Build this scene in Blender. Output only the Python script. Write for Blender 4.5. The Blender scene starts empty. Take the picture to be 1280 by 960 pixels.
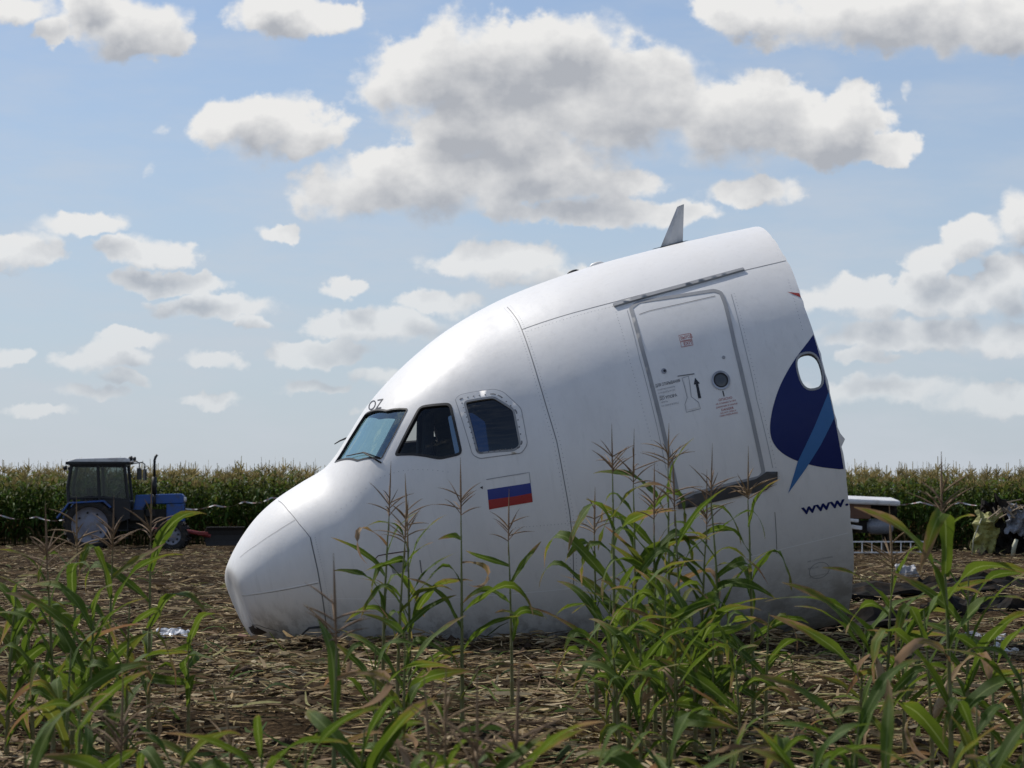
import bpy, bmesh, math, random
import numpy as np
from mathutils import Vector, Matrix, noise
from mathutils.bvhtree import BVHTree
from mathutils.geometry import delaunay_2d_cdt

R = math.radians
random.seed(7)
rng = np.random.default_rng(7)
scene = bpy.context.scene
col = scene.collection

# ---------------------------------------------------------------- camera
F, CAM_H, HOR = 3022.0, 1.45, 627.0            # focal length and horizon in the photo's 1280 px frame
PITCH = math.atan((HOR - 480) / F)
cam_d = bpy.data.cameras.new('camera')
cam = bpy.data.objects.new('camera', cam_d)
col.objects.link(cam)
cam.location = (0, 0, CAM_H)
cam.rotation_euler = (R(90) + PITCH, 0, 0)
cam_d.sensor_width = 36
cam_d.lens = F / 1280 * 36
cam_d.clip_end = 20000
cam_d.dof.use_dof = True
cam_d.dof.focus_distance = 23.5
cam_d.dof.aperture_fstop = 6.3
scene.camera = cam

# ---------------------------------------------------------------- light
SUN_AZ, SUN_EL = R(-50), R(50)
SUN_DIR = Vector((math.sin(SUN_AZ) * math.cos(SUN_EL), math.cos(SUN_AZ) * math.cos(SUN_EL), math.sin(SUN_EL)))
sl = bpy.data.lights.new('sun', 'SUN')
sl.energy = 3.6
sl.angle = R(0.5)
sl.color = (1.0, 0.95, 0.88)
so = bpy.data.objects.new('sun', sl)
so.rotation_euler = SUN_DIR.to_track_quat('Z', 'Y').to_euler()
so.location = (-30, 20, 60)
col.objects.link(so)

scene.view_settings.view_transform = 'Standard'
scene.view_settings.look = 'None'
scene.view_settings.exposure = 0.10
scene.view_settings.gamma = 1.0
scene.render.engine = 'CYCLES'
scene.cycles.use_denoising = True
scene.cycles.max_bounces = 8
scene.cycles.transparent_max_bounces = 24
scene.cycles.caustics_reflective = False
scene.cycles.caustics_refractive = False


# ---------------------------------------------------------------- node helper
class NT:
    def __init__(s, tree):
        s.t = tree
        s.n = tree.nodes
        s.l = tree.links

    def new(s, typ, **kw):
        n = s.n.new(typ)
        for k, v in kw.items():
            setattr(n, k, v)
        return n

    def set(s, sock, v):
        if isinstance(v, bpy.types.NodeSocket):
            s.l.new(v, sock)
        elif v is not None:
            sock.default_value = v

    def math(s, op, a, b=None, c=None, clamp=False):
        n = s.new('ShaderNodeMath', operation=op, use_clamp=clamp)
        for i, v in enumerate((a, b, c)):
            if v is not None:
                s.set(n.inputs[i], v)
        return n.outputs[0]

    def vm(s, op, a, b=None, c=None):
        n = s.new('ShaderNodeVectorMath', operation=op)
        for i, v in enumerate((a, b, c)):
            if v is not None:
                s.set(n.inputs[i], v)
        return n.outputs['Value'] if op in ('LENGTH', 'DOT_PRODUCT', 'DISTANCE') else n.outputs[0]

    def mix(s, f, a, b):
        n = s.new('ShaderNodeMix', data_type='RGBA')
        s.set(n.inputs[0], f)
        s.set(n.inputs[6], a)
        s.set(n.inputs[7], b)
        return n.outputs[2]

    def noise(s, vec, scale, detail=4, rough=0.55, dim='3D', color=False):
        n = s.new('ShaderNodeTexNoise', noise_dimensions=dim)
        if vec is not None:
            s.set(n.inputs['Vector'], vec)
        n.inputs['Scale'].default_value = scale
        n.inputs['Detail'].default_value = detail
        n.inputs['Roughness'].default_value = rough
        return n.outputs['Color' if color else 'Fac']

    def ramp(s, f, a, b, lo=0.0, hi=1.0, smooth=True):
        n = s.new('ShaderNodeMapRange', interpolation_type='SMOOTHSTEP' if smooth else 'LINEAR')
        s.set(n.inputs[0], f)
        n.inputs[1].default_value = a
        n.inputs[2].default_value = b
        n.inputs[3].default_value = lo
        n.inputs[4].default_value = hi
        return n.outputs[0]


# ---------------------------------------------------------------- world: blue sky and cumulus
w = bpy.data.worlds.new('World')
scene.world = w
w.use_nodes = True
W = NT(w.node_tree)
W.n.clear()
SKY = 0.095
sky = W.new('ShaderNodeTexSky', sky_type='NISHITA')
sky.sun_disc = False
sky.sun_elevation = SUN_EL
sky.sun_rotation = SUN_AZ
sky.altitude = 150
sky.air_density = 1.0
sky.dust_density = 0.2
sky.ozone_density = 2.0
tc = W.new('ShaderNodeTexCoord')
sep = W.new('ShaderNodeSeparateXYZ')
W.l.new(tc.outputs['Generated'], sep.inputs[0])
az = W.math('ARCTAN2', sep.outputs[0], sep.outputs[1])
el = W.math('ARCSINE', sep.outputs[2])
# sky plane coordinates: hundredths of a radian-scaled unit, u to the east of view, v downwards from the zenith
cmb = W.new('ShaderNodeCombineXYZ')
W.l.new(W.math('MULTIPLY_ADD', az, F / 100, 6.40), cmb.inputs[0])
W.l.new(W.math('MULTIPLY_ADD', el, -F / 100, 6.27), cmb.inputs[1])
P0 = cmb.outputs[0]

CLOUDS = [  # centre u, v, half width, half height, thinness
    (6.3, .95, 1.75, .78, 0), (5.35, 1.0, .95, .62, 0), (7.1, .62, 1.0, .5, 0), (7.75, 1.3, 1.25, .75, 0), (6.0, 1.55, 1.3, .6, 0),
    (3.4, 1.62, .95, .46, 0), (2.95, 1.5, .5, .3, 0), (5.3, 2.3, 1.75, .52, 0), (4.4, 2.45, .75, .32, 0), (6.7, 2.1, 1.2, .5, 0),
    (9.2, 1.55, 1.25, .62, 0), (10.3, 1.65, 1.0, .48, 0), (10.65, 1.5, .4, .5, .2), (11.2, 1.9, .45, .22, .1),
    (7.7, 2.68, 1.5, .22, .35), (9.4, 2.45, .7, .22, .3), (7.0, 2.3, 1.5, .3, .1),
    (10.9, .3, 1.9, .5, 0), (9.3, .18, .8, .32, 0), (12.4, .45, 1.2, .45, 0),
    (1.5, .4, .9, .42, 0), (1.9, .55, .5, .3, 0), (.1, .25, .7, .25, .1), (1.05, .1, .4, .35, 0), (.65, .55, .25, .2, .2),
    (3.55, .28, .85, .3, .15), (4.3, .2, .3, .2, .3), (3.3, .1, .4, .25, .1),
    (1.05, 2.88, .65, .17, .3), (.25, 3.22, .65, .27, 0), (1.85, 3.2, .75, .2, .15), (2.2, 3.57, .75, .17, .15), (2.7, 3.88, .8, .19, .05),
    (3.55, 2.95, .28, .14, .2), (1.9, 2.2, .16, .14, .82), (2.1, 1.7, .22, .12, .85), (11.35, 1.2, .2, .22, .85),
    (6.2, 3.28, .95, .28, .1), (7.1, 3.5, .6, .2, .2), (5.45, 3.76, .55, .18, .1), (4.35, 3.6, .25, .17, .35), (4.7, 4.05, 1.0, .24, .15), (4.0, 4.42, .75, .2, .2),
    (1.35, 4.5, .7, .22, .15), (1.65, 4.28, .5, .14, .2), (2.65, 4.55, .5, .14, .35), (.1, 4.45, .38, .14, .2), (1.2, 4.95, .5, .12, .4), (2.7, 5.05, .45, .1, .4),
    (5.0, 4.7, .7, .15, .35), (12.1, 3.05, .42, .30, .05), (12.65, 2.85, .38, .36, 0), (11.6, 3.3, .35, .22, .3), (10.95, 3.78, .40, .28, .1), (11.5, 3.72, .40, .30, 0), (12.0, 3.78, .42, .30, 0), (12.55, 3.62, .42, .42, 0),
    (10.45, 3.75, .5, .26, .35), (11.4, 4.2, 1.3, .24, .25), (12.4, 4.3, .8, .26, .2), (11.0, 4.9, 1.7, .20, .45), (12.3, 5.0, 1.0, .22, .4), (10.8, 4.5, .5, .14, .4),
    (3.1, 4.1, .3, .12, .45), (3.9, 4.85, .5, .12, .45), (.6, 5.2, .5, .1, .5), (4.9, 5.2, .5, .1, .5), (1.6, 4.78, .35, .1, .45),
]


def blob_field(p):
    d = None
    for cx, cy, rx, ry, th in CLOUDS:
        q = W.vm('MULTIPLY_ADD', p, (1 / rx, 1 / ry, 1.0), (-cx / rx, -cy / ry, th))
        k = W.vm('DOT_PRODUCT', q, q)
        d = k if d is None else W.math('SMOOTH_MIN', d, k, 0.35)
    return W.math('SUBTRACT', 1.0, W.math('SQRT', W.math('MAXIMUM', d, 0.0)))


wv = W.noise(P0, 0.9, 3, 0.6, color=True)
warp = W.vm('MULTIPLY', W.vm('SUBTRACT', wv, (.5, .5, .5)), (.55, .42, 0))
wf = W.noise(P0, 3.6, 4, 0.6, color=True)
P1 = W.vm('ADD', W.vm('ADD', P0, warp), W.vm('MULTIPLY', W.vm('SUBTRACT', wf, (.5, .5, .5)), (.30, .26, 0)))
f1 = blob_field(P1)
def billow(p, det, rough):
    return W.noise(W.vm('MULTIPLY', p, (1, 1.25, 1)), 1.5, det, rough)


n1 = billow(P0, 8, 0.60)
P2 = W.vm('ADD', P1, (-.12, -.36, 0))
f2 = blob_field(P2)
n2 = billow(W.vm('ADD', P0, (-.05, -.12, 0)), 5, 0.55)
# the cloud field that carries on over the rest of the sky, laid out at cloud height
zc = W.math('MAXIMUM', sep.outputs[2], 0.03)
cx_ = W.new('ShaderNodeCombineXYZ')
W.l.new(W.math('DIVIDE', sep.outputs[0], zc), cx_.inputs[0])
W.l.new(W.math('DIVIDE', sep.outputs[1], zc), cx_.inputs[1])
ng = W.noise(cx_.outputs[0], 1.1, 5, 0.55)
su = W.new('ShaderNodeSeparateXYZ')
W.l.new(P0, su.inputs[0])
off = W.math('MAXIMUM', W.math('SUBTRACT', W.math('ABSOLUTE', W.math('SUBTRACT', su.outputs[0], 6.4)), 7.2), W.math('SUBTRACT', -0.5, su.outputs[1]))
outside = W.ramp(off, 0.0, 1.2)
gen = W.math('MULTIPLY_ADD', ng, 4.0, -2.3)
gen = W.math('SUBTRACT', gen, W.math('MULTIPLY', W.math('SUBTRACT', 1.0, outside), 6.0))
f1 = W.math('MAXIMUM', f1, gen)
f2 = W.math('MAXIMUM', f2, W.math('MULTIPLY', gen, 0.8))
dens = W.math('ADD', W.math('MULTIPLY', f1, 1.7), W.math('MULTIPLY', W.math('SUBTRACT', n1, 0.47), 1.9))
dens2 = W.math('ADD', W.math('MULTIPLY', f2, 1.55), W.math('MULTIPLY', W.math('SUBTRACT', n2, 0.5), 2.4))
soft = W.ramp(W.noise(P0, 1.3, 2, 0.5), 0.36, 0.64, 0.65, 1.8)          # firm heads here, wispy edges there
alpha = W.ramp(W.math('MULTIPLY', dens, soft), -0.05, 0.62)
fade = W.ramp(el, 0.0, 0.15, 0.40, 1.0)
alpha = W.math('MULTIPLY', alpha, fade)
# thin veil between the clouds, thicker towards the horizon
veil = W.noise(W.vm('MULTIPLY', P0, (.35, 1.3, 1)), 1.0, 5, 0.6)
veil = W.math('MULTIPLY', W.ramp(veil, 0.36, 0.70), W.ramp(el, 0.02, 0.22, 0.55, 0.26))
shade = W.ramp(dens2, -0.15, 1.35, smooth=False)
ccol = W.mix(shade, (8.2, 8.15, 8.05, 1), (4.2, 4.4, 4.8, 1))
base = W.mix(W.ramp(el, -0.02, 0.26, 0.88, 0.06, False), W.vm('MULTIPLY', sky.outputs[0], (1.0, .975, 1.03)), (4.2, 4.95, 6.05, 1))   # pale summer haze low in the sky
base = W.mix(veil, base, (5.6, 6.0, 6.6, 1))
final = W.mix(alpha, base, ccol)
bg = W.new('ShaderNodeBackground')
W.l.new(final, bg.inputs['Color'])
bg.inputs['Strength'].default_value = SKY
out = W.new('ShaderNodeOutputWorld')
W.l.new(bg.outputs[0], out.inputs['Surface'])


# ---------------------------------------------------------------- materials
MATS = {}


def mat(name, color, rough=0.5, metal=0.0, var=0.0, vscale=8.0, bump=0.0, bscale=40.0, coat=0.0, dirt=None, dscale=3.0, spec=0.5, alpha_obj=False):
    """procedural material: base colour with noise variation, dirt patches and fine bump"""
    if name in MATS:
        return MATS[name]
    m = bpy.data.materials.new(name)
    m.use_nodes = True
    t = NT(m.node_tree)
    b = t.n['Principled BSDF']
    tc = t.new('ShaderNodeTexCoord')
    o = tc.outputs['Object']
    c = (*color, 1)
    dark = tuple(max(0, x * (1 - var)) for x in color) + (1,)
    light = tuple(min(1, x * (1 + var)) for x in color) + (1,)
    n = t.noise(o, vscale, 5, 0.6)
    cs = t.mix(n, dark, light) if var else None
    if dirt:
        nd = t.noise(o, dscale, 6, 0.65)
        cs = t.mix(t.ramp(nd, 0.45, 0.75), cs if cs is not None else c, (*dirt, 1))
    if cs is None:
        b.inputs['Base Color'].default_value = c
    else:
        t.l.new(cs, b.inputs['Base Color'])
    b.inputs['Metallic'].default_value = metal
    b.inputs['Specular IOR Level'].default_value = spec
    t.l.new(t.ramp(t.noise(o, vscale * 2.3, 4, 0.6), 0.25, 0.75, max(0.02, rough - 0.08), min(1, rough + 0.08)), b.inputs['Roughness'])
    b.inputs['Coat Weight'].default_value = coat
    b.inputs['Coat Roughness'].default_value = 0.08
    if bump:
        bn = t.new('ShaderNodeBump')
        bn.inputs['Strength'].default_value = bump
        bn.inputs['Distance'].default_value = 0.02
        t.l.new(t.noise(o, bscale, 5, 0.6), bn.inputs['Height'])
        t.l.new(bn.outputs[0], b.inputs['Normal'])
    MATS[name] = m
    return m


def glass(name, tint, ior=1.5, rough=0.02, coat=(.9, .95, 1, 1)):
    m = bpy.data.materials.new(name)
    m.use_nodes = True
    t = NT(m.node_tree)
    t.n.clear()
    tr = t.new('ShaderNodeBsdfTransparent')
    tr.inputs[0].default_value = (*tint, 1)
    gl = t.new('ShaderNodeBsdfGlossy')
    gl.inputs['Roughness'].default_value = rough
    gl.inputs['Color'].default_value = coat
    fr = t.new('ShaderNodeFresnel')
    ge = t.new('ShaderNodeNewGeometry')
    t.l.new(t.math('MULTIPLY_ADD', ge.outputs['Backfacing'], 1 / ior - ior, ior), fr.inputs[0])     # a thin sheet, the same from both sides
    mx = t.new('ShaderNodeMixShader')
    t.l.new(fr.outputs[0], mx.inputs[0])
    t.l.new(tr.outputs[0], mx.inputs[1])
    t.l.new(gl.outputs[0], mx.inputs[2])
    o = t.new('ShaderNodeOutputMaterial')
    t.l.new(mx.outputs[0], o.inputs[0])
    return m


def paint_white():
    m = bpy.data.materials.new('aircraft_white_paint')
    m.use_nodes = True
    t = NT(m.node_tree)
    b = t.n['Principled BSDF']
    tc = t.new('ShaderNodeTexCoord')
    o = tc.outputs['Object']
    grime = t.noise(t.vm('MULTIPLY', o, (1.0, 1.0, .35)), 2.2, 7, 0.68)
    streak = t.noise(t.vm('MULTIPLY', o, (7.0, 7.0, .6)), 3.0, 5, 0.6)
    c = t.mix(t.ramp(grime, .35, .8), (.79, .78, .755, 1), (.70, .69, .665, 1))
    c = t.mix(t.math('MULTIPLY', t.ramp(streak, .52, .85), .45), c, (.58, .57, .55, 1))
    s = t.new('ShaderNodeSeparateXYZ')
    t.l.new(o, s.inputs[0])
    # dust and soil ground into the belly
    low = t.math('MULTIPLY', t.ramp(s.outputs[2], -1.75, -1.0, 1.0, 0.0), t.ramp(t.noise(o, 4.5, 7, .7), .36, .66))
    c = t.mix(t.math('MULTIPLY', low, .6), c, (.30, .27, .23, 1))
    # mud splashed up where the belly ploughed into the field
    hgt = t.vm('DOT_PRODUCT', o, (.198, 0, .98))
    mud = t.math('MULTIPLY', t.ramp(hgt, -1.05, -.45, 1.0, 0.0), t.ramp(t.noise(t.vm('MULTIPLY', o, (1, 1, .5)), 6.0, 8, .72), .44, .62))
    c = t.mix(t.math('MULTIPLY', mud, .75), c, (.11, .085, .06, 1))
    t.l.new(c, b.inputs['Base Color'])
    t.l.new(t.ramp(grime, .3, .8, .42, .58), b.inputs['Roughness'])
    b.inputs['Coat Weight'].default_value = .15
    b.inputs['Coat Roughness'].default_value = .25
    bn = t.new('ShaderNodeBump')
    bn.inputs['Strength'].default_value = .25
    bn.inputs['Distance'].default_value = .03
    # skin slightly pillowed between the hoop frames, with random dents
    sx = t.new('ShaderNodeSeparateXYZ')
    t.l.new(o, sx.inputs[0])
    rip = t.math('MULTIPLY', t.math('ABSOLUTE', t.math('SINE', t.math('MULTIPLY', sx.outputs[0], 5.93))), .12)
    t.l.new(t.math('ADD', rip, t.noise(o, 1.7, 5, .55)), bn.inputs['Height'])
    t.l.new(bn.outputs[0], b.inputs['Normal'])
    MATS['white'] = m
    return m


# ---------------------------------------------------------------- mesh helpers
class MB:
    def __init__(s):
        s.v, s.f, s.m = [], [], []

    def add(s, vs, fs, mi=0, M=None):
        k = len(s.v)
        for p in vs:
            p = Vector(p)
            s.v.append(tuple(M @ p if M else p))
        for f in fs:
            s.f.append(tuple(i + k for i in f))
            s.m.append(mi)
        return s

    def box(s, c, size, rot=(0, 0, 0), mi=0, taper=1.0):
        hx, hy, hz = (x / 2 for x in size)
        M = Matrix.Translation(c) @ Matrix.Rotation(rot[2], 4, 'Z') @ Matrix.Rotation(rot[1], 4, 'Y') @ Matrix.Rotation(rot[0], 4, 'X')
        vs = [(-hx, -hy, -hz), (hx, -hy, -hz), (hx, hy, -hz), (-hx, hy, -hz)]
        vs += [(x * taper, y * taper, hz) for x, y, _ in vs]
        return s.add(vs, [(3, 2, 1, 0), (4, 5, 6, 7), (0, 1, 5, 4), (1, 2, 6, 5), (2, 3, 7, 6), (3, 0, 4, 7)], mi, M)

    def tube(s, pts, rad, n=8, mi=0, cap=True):
        pts = [Vector(p) for p in pts]
        if not hasattr(rad, '__len__'):
            rad = [rad] * len(pts)
        k = len(s.v)
        ref = None
        for i, p in enumerate(pts):
            d = (pts[min(i + 1, len(pts) - 1)] - pts[max(i - 1, 0)]).normalized()
            a = Vector((0, 0, 1)) if abs(d.z) < .9 else Vector((1, 0, 0))
            if ref is not None:
                a = ref
            x = (a - d * a.dot(d)).normalized()
            y = d.cross(x)
            ref = x
            for j in range(n):
                t = 2 * math.pi * j / n
                s.v.append(tuple(p + (x * math.cos(t) + y * math.sin(t)) * rad[i]))
        for i in range(len(pts) - 1):
            for j in range(n):
                a, b = k + i * n + j, k + i * n + (j + 1) % n
                s.f.append((a, b, b + n, a + n))
                s.m.append(mi)
        if cap:
            s.f.append(tuple(k + j for j in reversed(range(n))))
            s.m.append(mi)
            s.f.append(tuple(k + (len(pts) - 1) * n + j for j in range(n)))
            s.m.append(mi)
        return s

    def lathe(s, prof, axis='Y', c=(0, 0, 0), n=32, mi=0):
        """prof: (radius, along axis) pairs"""
        k = len(s.v)
        c = Vector(c)
        for r, h in prof:
            for j in range(n):
                t = 2 * math.pi * j / n
                if axis == 'Y':
                    p = (r * math.cos(t), h, r * math.sin(t))
                elif axis == 'Z':
                    p = (r * math.cos(t), r * math.sin(t), h)
                else:
                    p = (h, r * math.cos(t), r * math.sin(t))
                s.v.append(tuple(c + Vector(p)))
        for i in range(len(prof) - 1):
            for j in range(n):
                a, b = k + i * n + j, k + i * n + (j + 1) % n
                s.f.append((a, b, b + n, a + n))
                s.m.append(mi)
        return s

    def prism(s, poly, y0, y1, mi=0):
        """polygon in XZ extruded along Y"""
        n = len(poly)
        vs = [(x, y0, z) for x, z in poly] + [(x, y1, z) for x, z in poly]
        fs = [tuple(range(n)), tuple(reversed(range(n, 2 * n)))] + [(i + n, (i + 1) % n + n, (i + 1) % n, i) for i in range(n)]
        return s.add(vs, fs, mi)

    def build(s, name, mats, parent=None, smooth=False, bevel=0.0, loc=None):
        me = bpy.data.meshes.new(name)
        me.from_pydata(s.v, [], s.f)
        if not isinstance(mats, (list, tuple)):
            mats = [mats]
        for m in mats:
            me.materials.append(m)
        me.polygons.foreach_set('material_index', s.m)
        bm = bmesh.new()
        bm.from_mesh(me)
        bmesh.ops.recalc_face_normals(bm, faces=bm.faces)
        bm.to_mesh(me)
        bm.free()
        if smooth:
            me.polygons.foreach_set('use_smooth', [True] * len(me.polygons))
        me.update()
        return link(name, me, parent, bevel, loc)


def link(name, me, parent=None, bevel=0.0, loc=None):
    o = bpy.data.objects.new(name, me)
    col.objects.link(o)
    if parent:
        o.parent = parent
    if loc is not None:
        o.location = loc
    if bevel:
        b = o.modifiers.new('bevel', 'BEVEL')
        b.width = bevel
        b.segments = 2
        b.limit_method = 'ANGLE'
        b.angle_limit = R(40)
    return o


def tag(o, label=None, cat=None, group=None, kind=None):
    for k, v in (('label', label), ('category', cat), ('group', group), ('kind', kind)):
        if v:
            o[k] = v
    if cat and not kind:
        o['kind'] = 'thing'
    return o


def empty(name, loc=(0, 0, 0), rz=0.0):
    o = bpy.data.objects.new(name, None)
    o.empty_display_size = .2
    col.objects.link(o)
    o.location = loc
    o.rotation_euler = (0, 0, rz)
    return o


def fast_mesh(name, V, Q, mats, colors=None, smooth=False, uv=None):
    """numpy arrays to a quad mesh"""
    me = bpy.data.meshes.new(name)
    V = np.asarray(V, np.float32)
    Q = np.asarray(Q, np.int32)
    nf, k = Q.shape
    me.vertices.add(len(V))
    me.vertices.foreach_set('co', V.ravel())
    me.loops.add(nf * k)
    me.loops.foreach_set('vertex_index', Q.ravel())
    me.polygons.add(nf)
    me.polygons.foreach_set('loop_start', np.arange(0, nf * k, k, dtype=np.int32))
    me.polygons.foreach_set('loop_total', np.full(nf, k, np.int32))
    if smooth:
        me.polygons.foreach_set('use_smooth', np.ones(nf, bool))
    for m in (mats if isinstance(mats, (list, tuple)) else [mats]):
        me.materials.append(m)
    if colors is not None:
        a = me.color_attributes.new('Col', 'FLOAT_COLOR', 'POINT')
        c = np.ones((len(V), 4), np.float32)
        c[:, :3] = colors
        a.data.foreach_set('color', c.ravel())
    if uv is not None:
        u = me.uv_layers.new(name='UVMap')
        u.data.foreach_set('uv', np.asarray(uv, np.float32)[Q.ravel()].ravel())
    me.update()
    me.validate()
    return me


# smooth value noise in numpy, for the terrain
_tab = rng.random((256, 256))


def vnoise(x, y):
    xi, yi = np.floor(x).astype(int), np.floor(y).astype(int)
    fx, fy = x - xi, y - yi
    fx, fy = fx * fx * (3 - 2 * fx), fy * fy * (3 - 2 * fy)
    g = lambda a, b: _tab[a % 256, b % 256]
    return (g(xi, yi) * (1 - fx) + g(xi + 1, yi) * fx) * (1 - fy) + (g(xi, yi + 1) * (1 - fx) + g(xi + 1, yi + 1) * fx) * fy


def fbm(x, y, o=4):
    s, a = 0, .5
    for i in range(o):
        s = s + a * vnoise(x * 2 ** i + 17 * i, y * 2 ** i + 31 * i)
        a *= .5
    return s


def gz(x, y):
    """ground height"""
    x, y = np.asarray(x, float), np.asarray(y, float)
    near = 1 / (1 + (np.hypot(x, y - 30) / 130) ** 4)
    furrow = .06 * np.sin(2 * np.pi * (y + 1.2 * fbm(x * .12, y * .12, 2)) / 1.55)
    lumps = .24 * (fbm(x * .55, y * .9, 5) - .47) + .05 * (fbm(x * 3.1 + 7, y * 3.7, 3) - .45)
    h = near * (furrow + lumps)
    # flattened where the nose section lies, pushed-up berm before it
    c = np.exp(-(((x - .4) / 4.2) ** 4 + ((y - 24.3) / 2.0) ** 4))
    h = h * (1 - .8 * c)
    h = h + .17 * np.exp(-(((x - .8) / 3.6) ** 4 + ((y - 22.95 - .05 * x) / .35) ** 2)) * (.3 + 1.4 * fbm(x * 2.1, y * 2.1, 3))
    h = h + .25 * np.exp(-(((x - 7.4) / 2.4) ** 2 + ((y - 32) / 1.6) ** 2)) * (.6 + .8 * fbm(x * 1.3, y * 1.3, 3))
    return h


def gzf(x, y):
    return float(gz(x, y))


cam_f = Vector((0, math.cos(PITCH), math.sin(PITCH)))
cam_u = Vector((0, -math.sin(PITCH), math.cos(PITCH)))
cam_r = Vector((1, 0, 0))
EYE = Vector((0, 0, CAM_H))


def pix_ray(px, py):
    return (cam_f + cam_r * ((px - 640) / F) - cam_u * ((py - 480) / F)).normalized()


def at(px, py, y):
    """the point at distance y (metres) seen at the photo's pixel"""
    d = pix_ray(px, py)
    return EYE + d * (y / d.y)


# ---------------------------------------------------------------- ground
def ground_material():
    m = bpy.data.materials.new('ploughed_soil')
    m.use_nodes = True
    t = NT(m.node_tree)
    b = t.n['Principled BSDF']
    tc = t.new('ShaderNodeTexCoord')
    o = tc.outputs['Object']
    n1 = t.noise(o, .9, 6, .65)
    n2 = t.noise(t.vm('MULTIPLY', o, (3.0, 9.0, 3)), 3.0, 6, .7)
    c = t.mix(n1, (.014, .010, .006, 1), (.056, .037, .021, 1))
    straw = t.ramp(t.math('ADD', t.math('MULTIPLY', n1, .35), t.math('MULTIPLY', n2, .65)), .50, .64)
    c = t.mix(t.math('MULTIPLY', straw, .7), c, (.19, .13, .07, 1))
    t.l.new(c, b.inputs['Base Color'])
    b.inputs['Roughness'].default_value = .95
    b.inputs['Specular IOR Level'].default_value = .03
    bn = t.new('ShaderNodeBump')
    bn.inputs['Strength'].default_value = 1.0
    bn.inputs['Distance'].default_value = .06
    t.l.new(t.noise(o, 6.0, 8, .7), bn.inputs['Height'])
    t.l.new(bn.outputs[0], b.inputs['Normal'])
    return m


def make_ground():
    xs = np.concatenate([-np.geomspace(6000, 25.5, 26), np.arange(-25, -8, .35), np.arange(-8, 9, .11), np.arange(9, 25.2, .35), np.geomspace(25.5, 6000, 26)])
    ys = np.concatenate([-np.geomspace(3000, 5, 16), np.arange(-4, 9, .5), np.arange(9, 36, .085), np.arange(36, 92, .22), np.geomspace(92.5, 8000, 30)])
    X, Y = np.meshgrid(xs, ys)
    Z = gz(X, Y)
    V = np.stack([X, Y, Z], -1).reshape(-1, 3)
    nx, ny = len(xs), len(ys)
    i = np.arange(nx * ny).reshape(ny, nx)
    Q = np.stack([i[:-1, :-1], i[:-1, 1:], i[1:, 1:], i[1:, :-1]], -1).reshape(-1, 4)
    me = fast_mesh('ground', V, Q, ground_material(), smooth=True)
    tag(link('ground', me), 'dark ploughed soil of the cleared corn field', None, kind='structure')


make_ground()


def attr_mat(name, rough=.85, trans=0.0, spec=.2, gain=1.0):
    m = bpy.data.materials.new(name)
    m.use_nodes = True
    t = NT(m.node_tree)
    b = t.n['Principled BSDF']
    a = t.new('ShaderNodeVertexColor', layer_name='Col')
    tc = t.new('ShaderNodeTexCoord')
    n = t.noise(tc.outputs['Object'], 23.0, 3, .6)
    c = t.mix(1.0, a.outputs[0], t.mix(n, (.6 * gain, .6 * gain, .6 * gain, 1), (1.3 * gain, 1.3 * gain, 1.3 * gain, 1)))
    mul = c.node
    mul.blend_type = 'MULTIPLY'
    t.l.new(c, b.inputs['Base Color'])
    b.inputs['Roughness'].default_value = rough
    b.inputs['Specular IOR Level'].default_value = spec
    if trans:
        tl = t.new('ShaderNodeBsdfTranslucent')
        t.l.new(c, tl.inputs[0])
        mx = t.new('ShaderNodeMixShader')
        mx.inputs[0].default_value = trans
        t.l.new(b.outputs[0], mx.inputs[1])
        t.l.new(tl.outputs[0], mx.inputs[2])
        t.l.new(mx.outputs[0], t.n['Material Output'].inputs[0])
    return m


def scatter_xy(n, y0, y1, power, spread=.30, ext=3.0):
    """random points of the field, thinning out with distance"""
    u = rng.random(n)
    k = 1 - power
    y = (y0 ** k + u * (y1 ** k - y0 ** k)) ** (1 / k)
    x = (rng.random(n) * 2 - 1) * (y * spread + ext)
    return x, y


def strips(n, x, y, lmin, lmax, wmin, wmax, segs, lift, curl, pitch, palette, name, material):
    """n bent strips lying about on the ground, as one mesh"""
    yaw = rng.normal(0, .75, n) + (rng.random(n) < .35) * rng.random(n) * math.pi
    L = lmin + (lmax - lmin) * rng.random(n) ** 1.7
    Wd = wmin + (wmax - wmin) * rng.random(n) ** 1.5
    pt = rng.normal(0, pitch, n)
    bend = rng.normal(0, curl, n)
    sideb = rng.normal(0, curl * .6, n)
    roll = rng.normal(0, .7, n)
    z0 = gz(x, y) + np.abs(rng.normal(0, lift, n)) + .012
    V = np.zeros((n, segs + 1, 2, 3))
    for i in range(segs + 1):
        t = i / segs - .5
        lx = L * t
        lz = L * (t * np.sin(pt) + bend * (.25 - t * t))
        ly = L * sideb * (.25 - t * t)
        wd = Wd * (1 - (2 * abs(t)) ** 2 * .6)
        for j, sgn in enumerate((-1, 1)):
            oy = ly + sgn * wd * .5 * np.cos(roll)
            V[:, i, j, 0] = x + lx * np.cos(yaw) - oy * np.sin(yaw)
            V[:, i, j, 1] = y + lx * np.sin(yaw) + oy * np.cos(yaw)
            V[:, i, j, 2] = np.maximum(z0 + lz + sgn * wd * .5 * np.sin(roll), z0 - .01)
    base = np.arange(n)[:, None, None] * (segs + 1) * 2
    q = np.array([[2 * i, 2 * i + 1, 2 * i + 3, 2 * i + 2] for i in range(segs)])
    Q = (base + q[None]).reshape(-1, 4)
    pal = np.array(palette)
    c = pal[rng.integers(0, len(pal), n)] * (.6 + .7 * rng.random((n, 1)))
    C = np.repeat(c, (segs + 1) * 2, 0)
    me = fast_mesh(name, V.reshape(-1, 3), Q, material, colors=C)
    return link(name, me)


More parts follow.
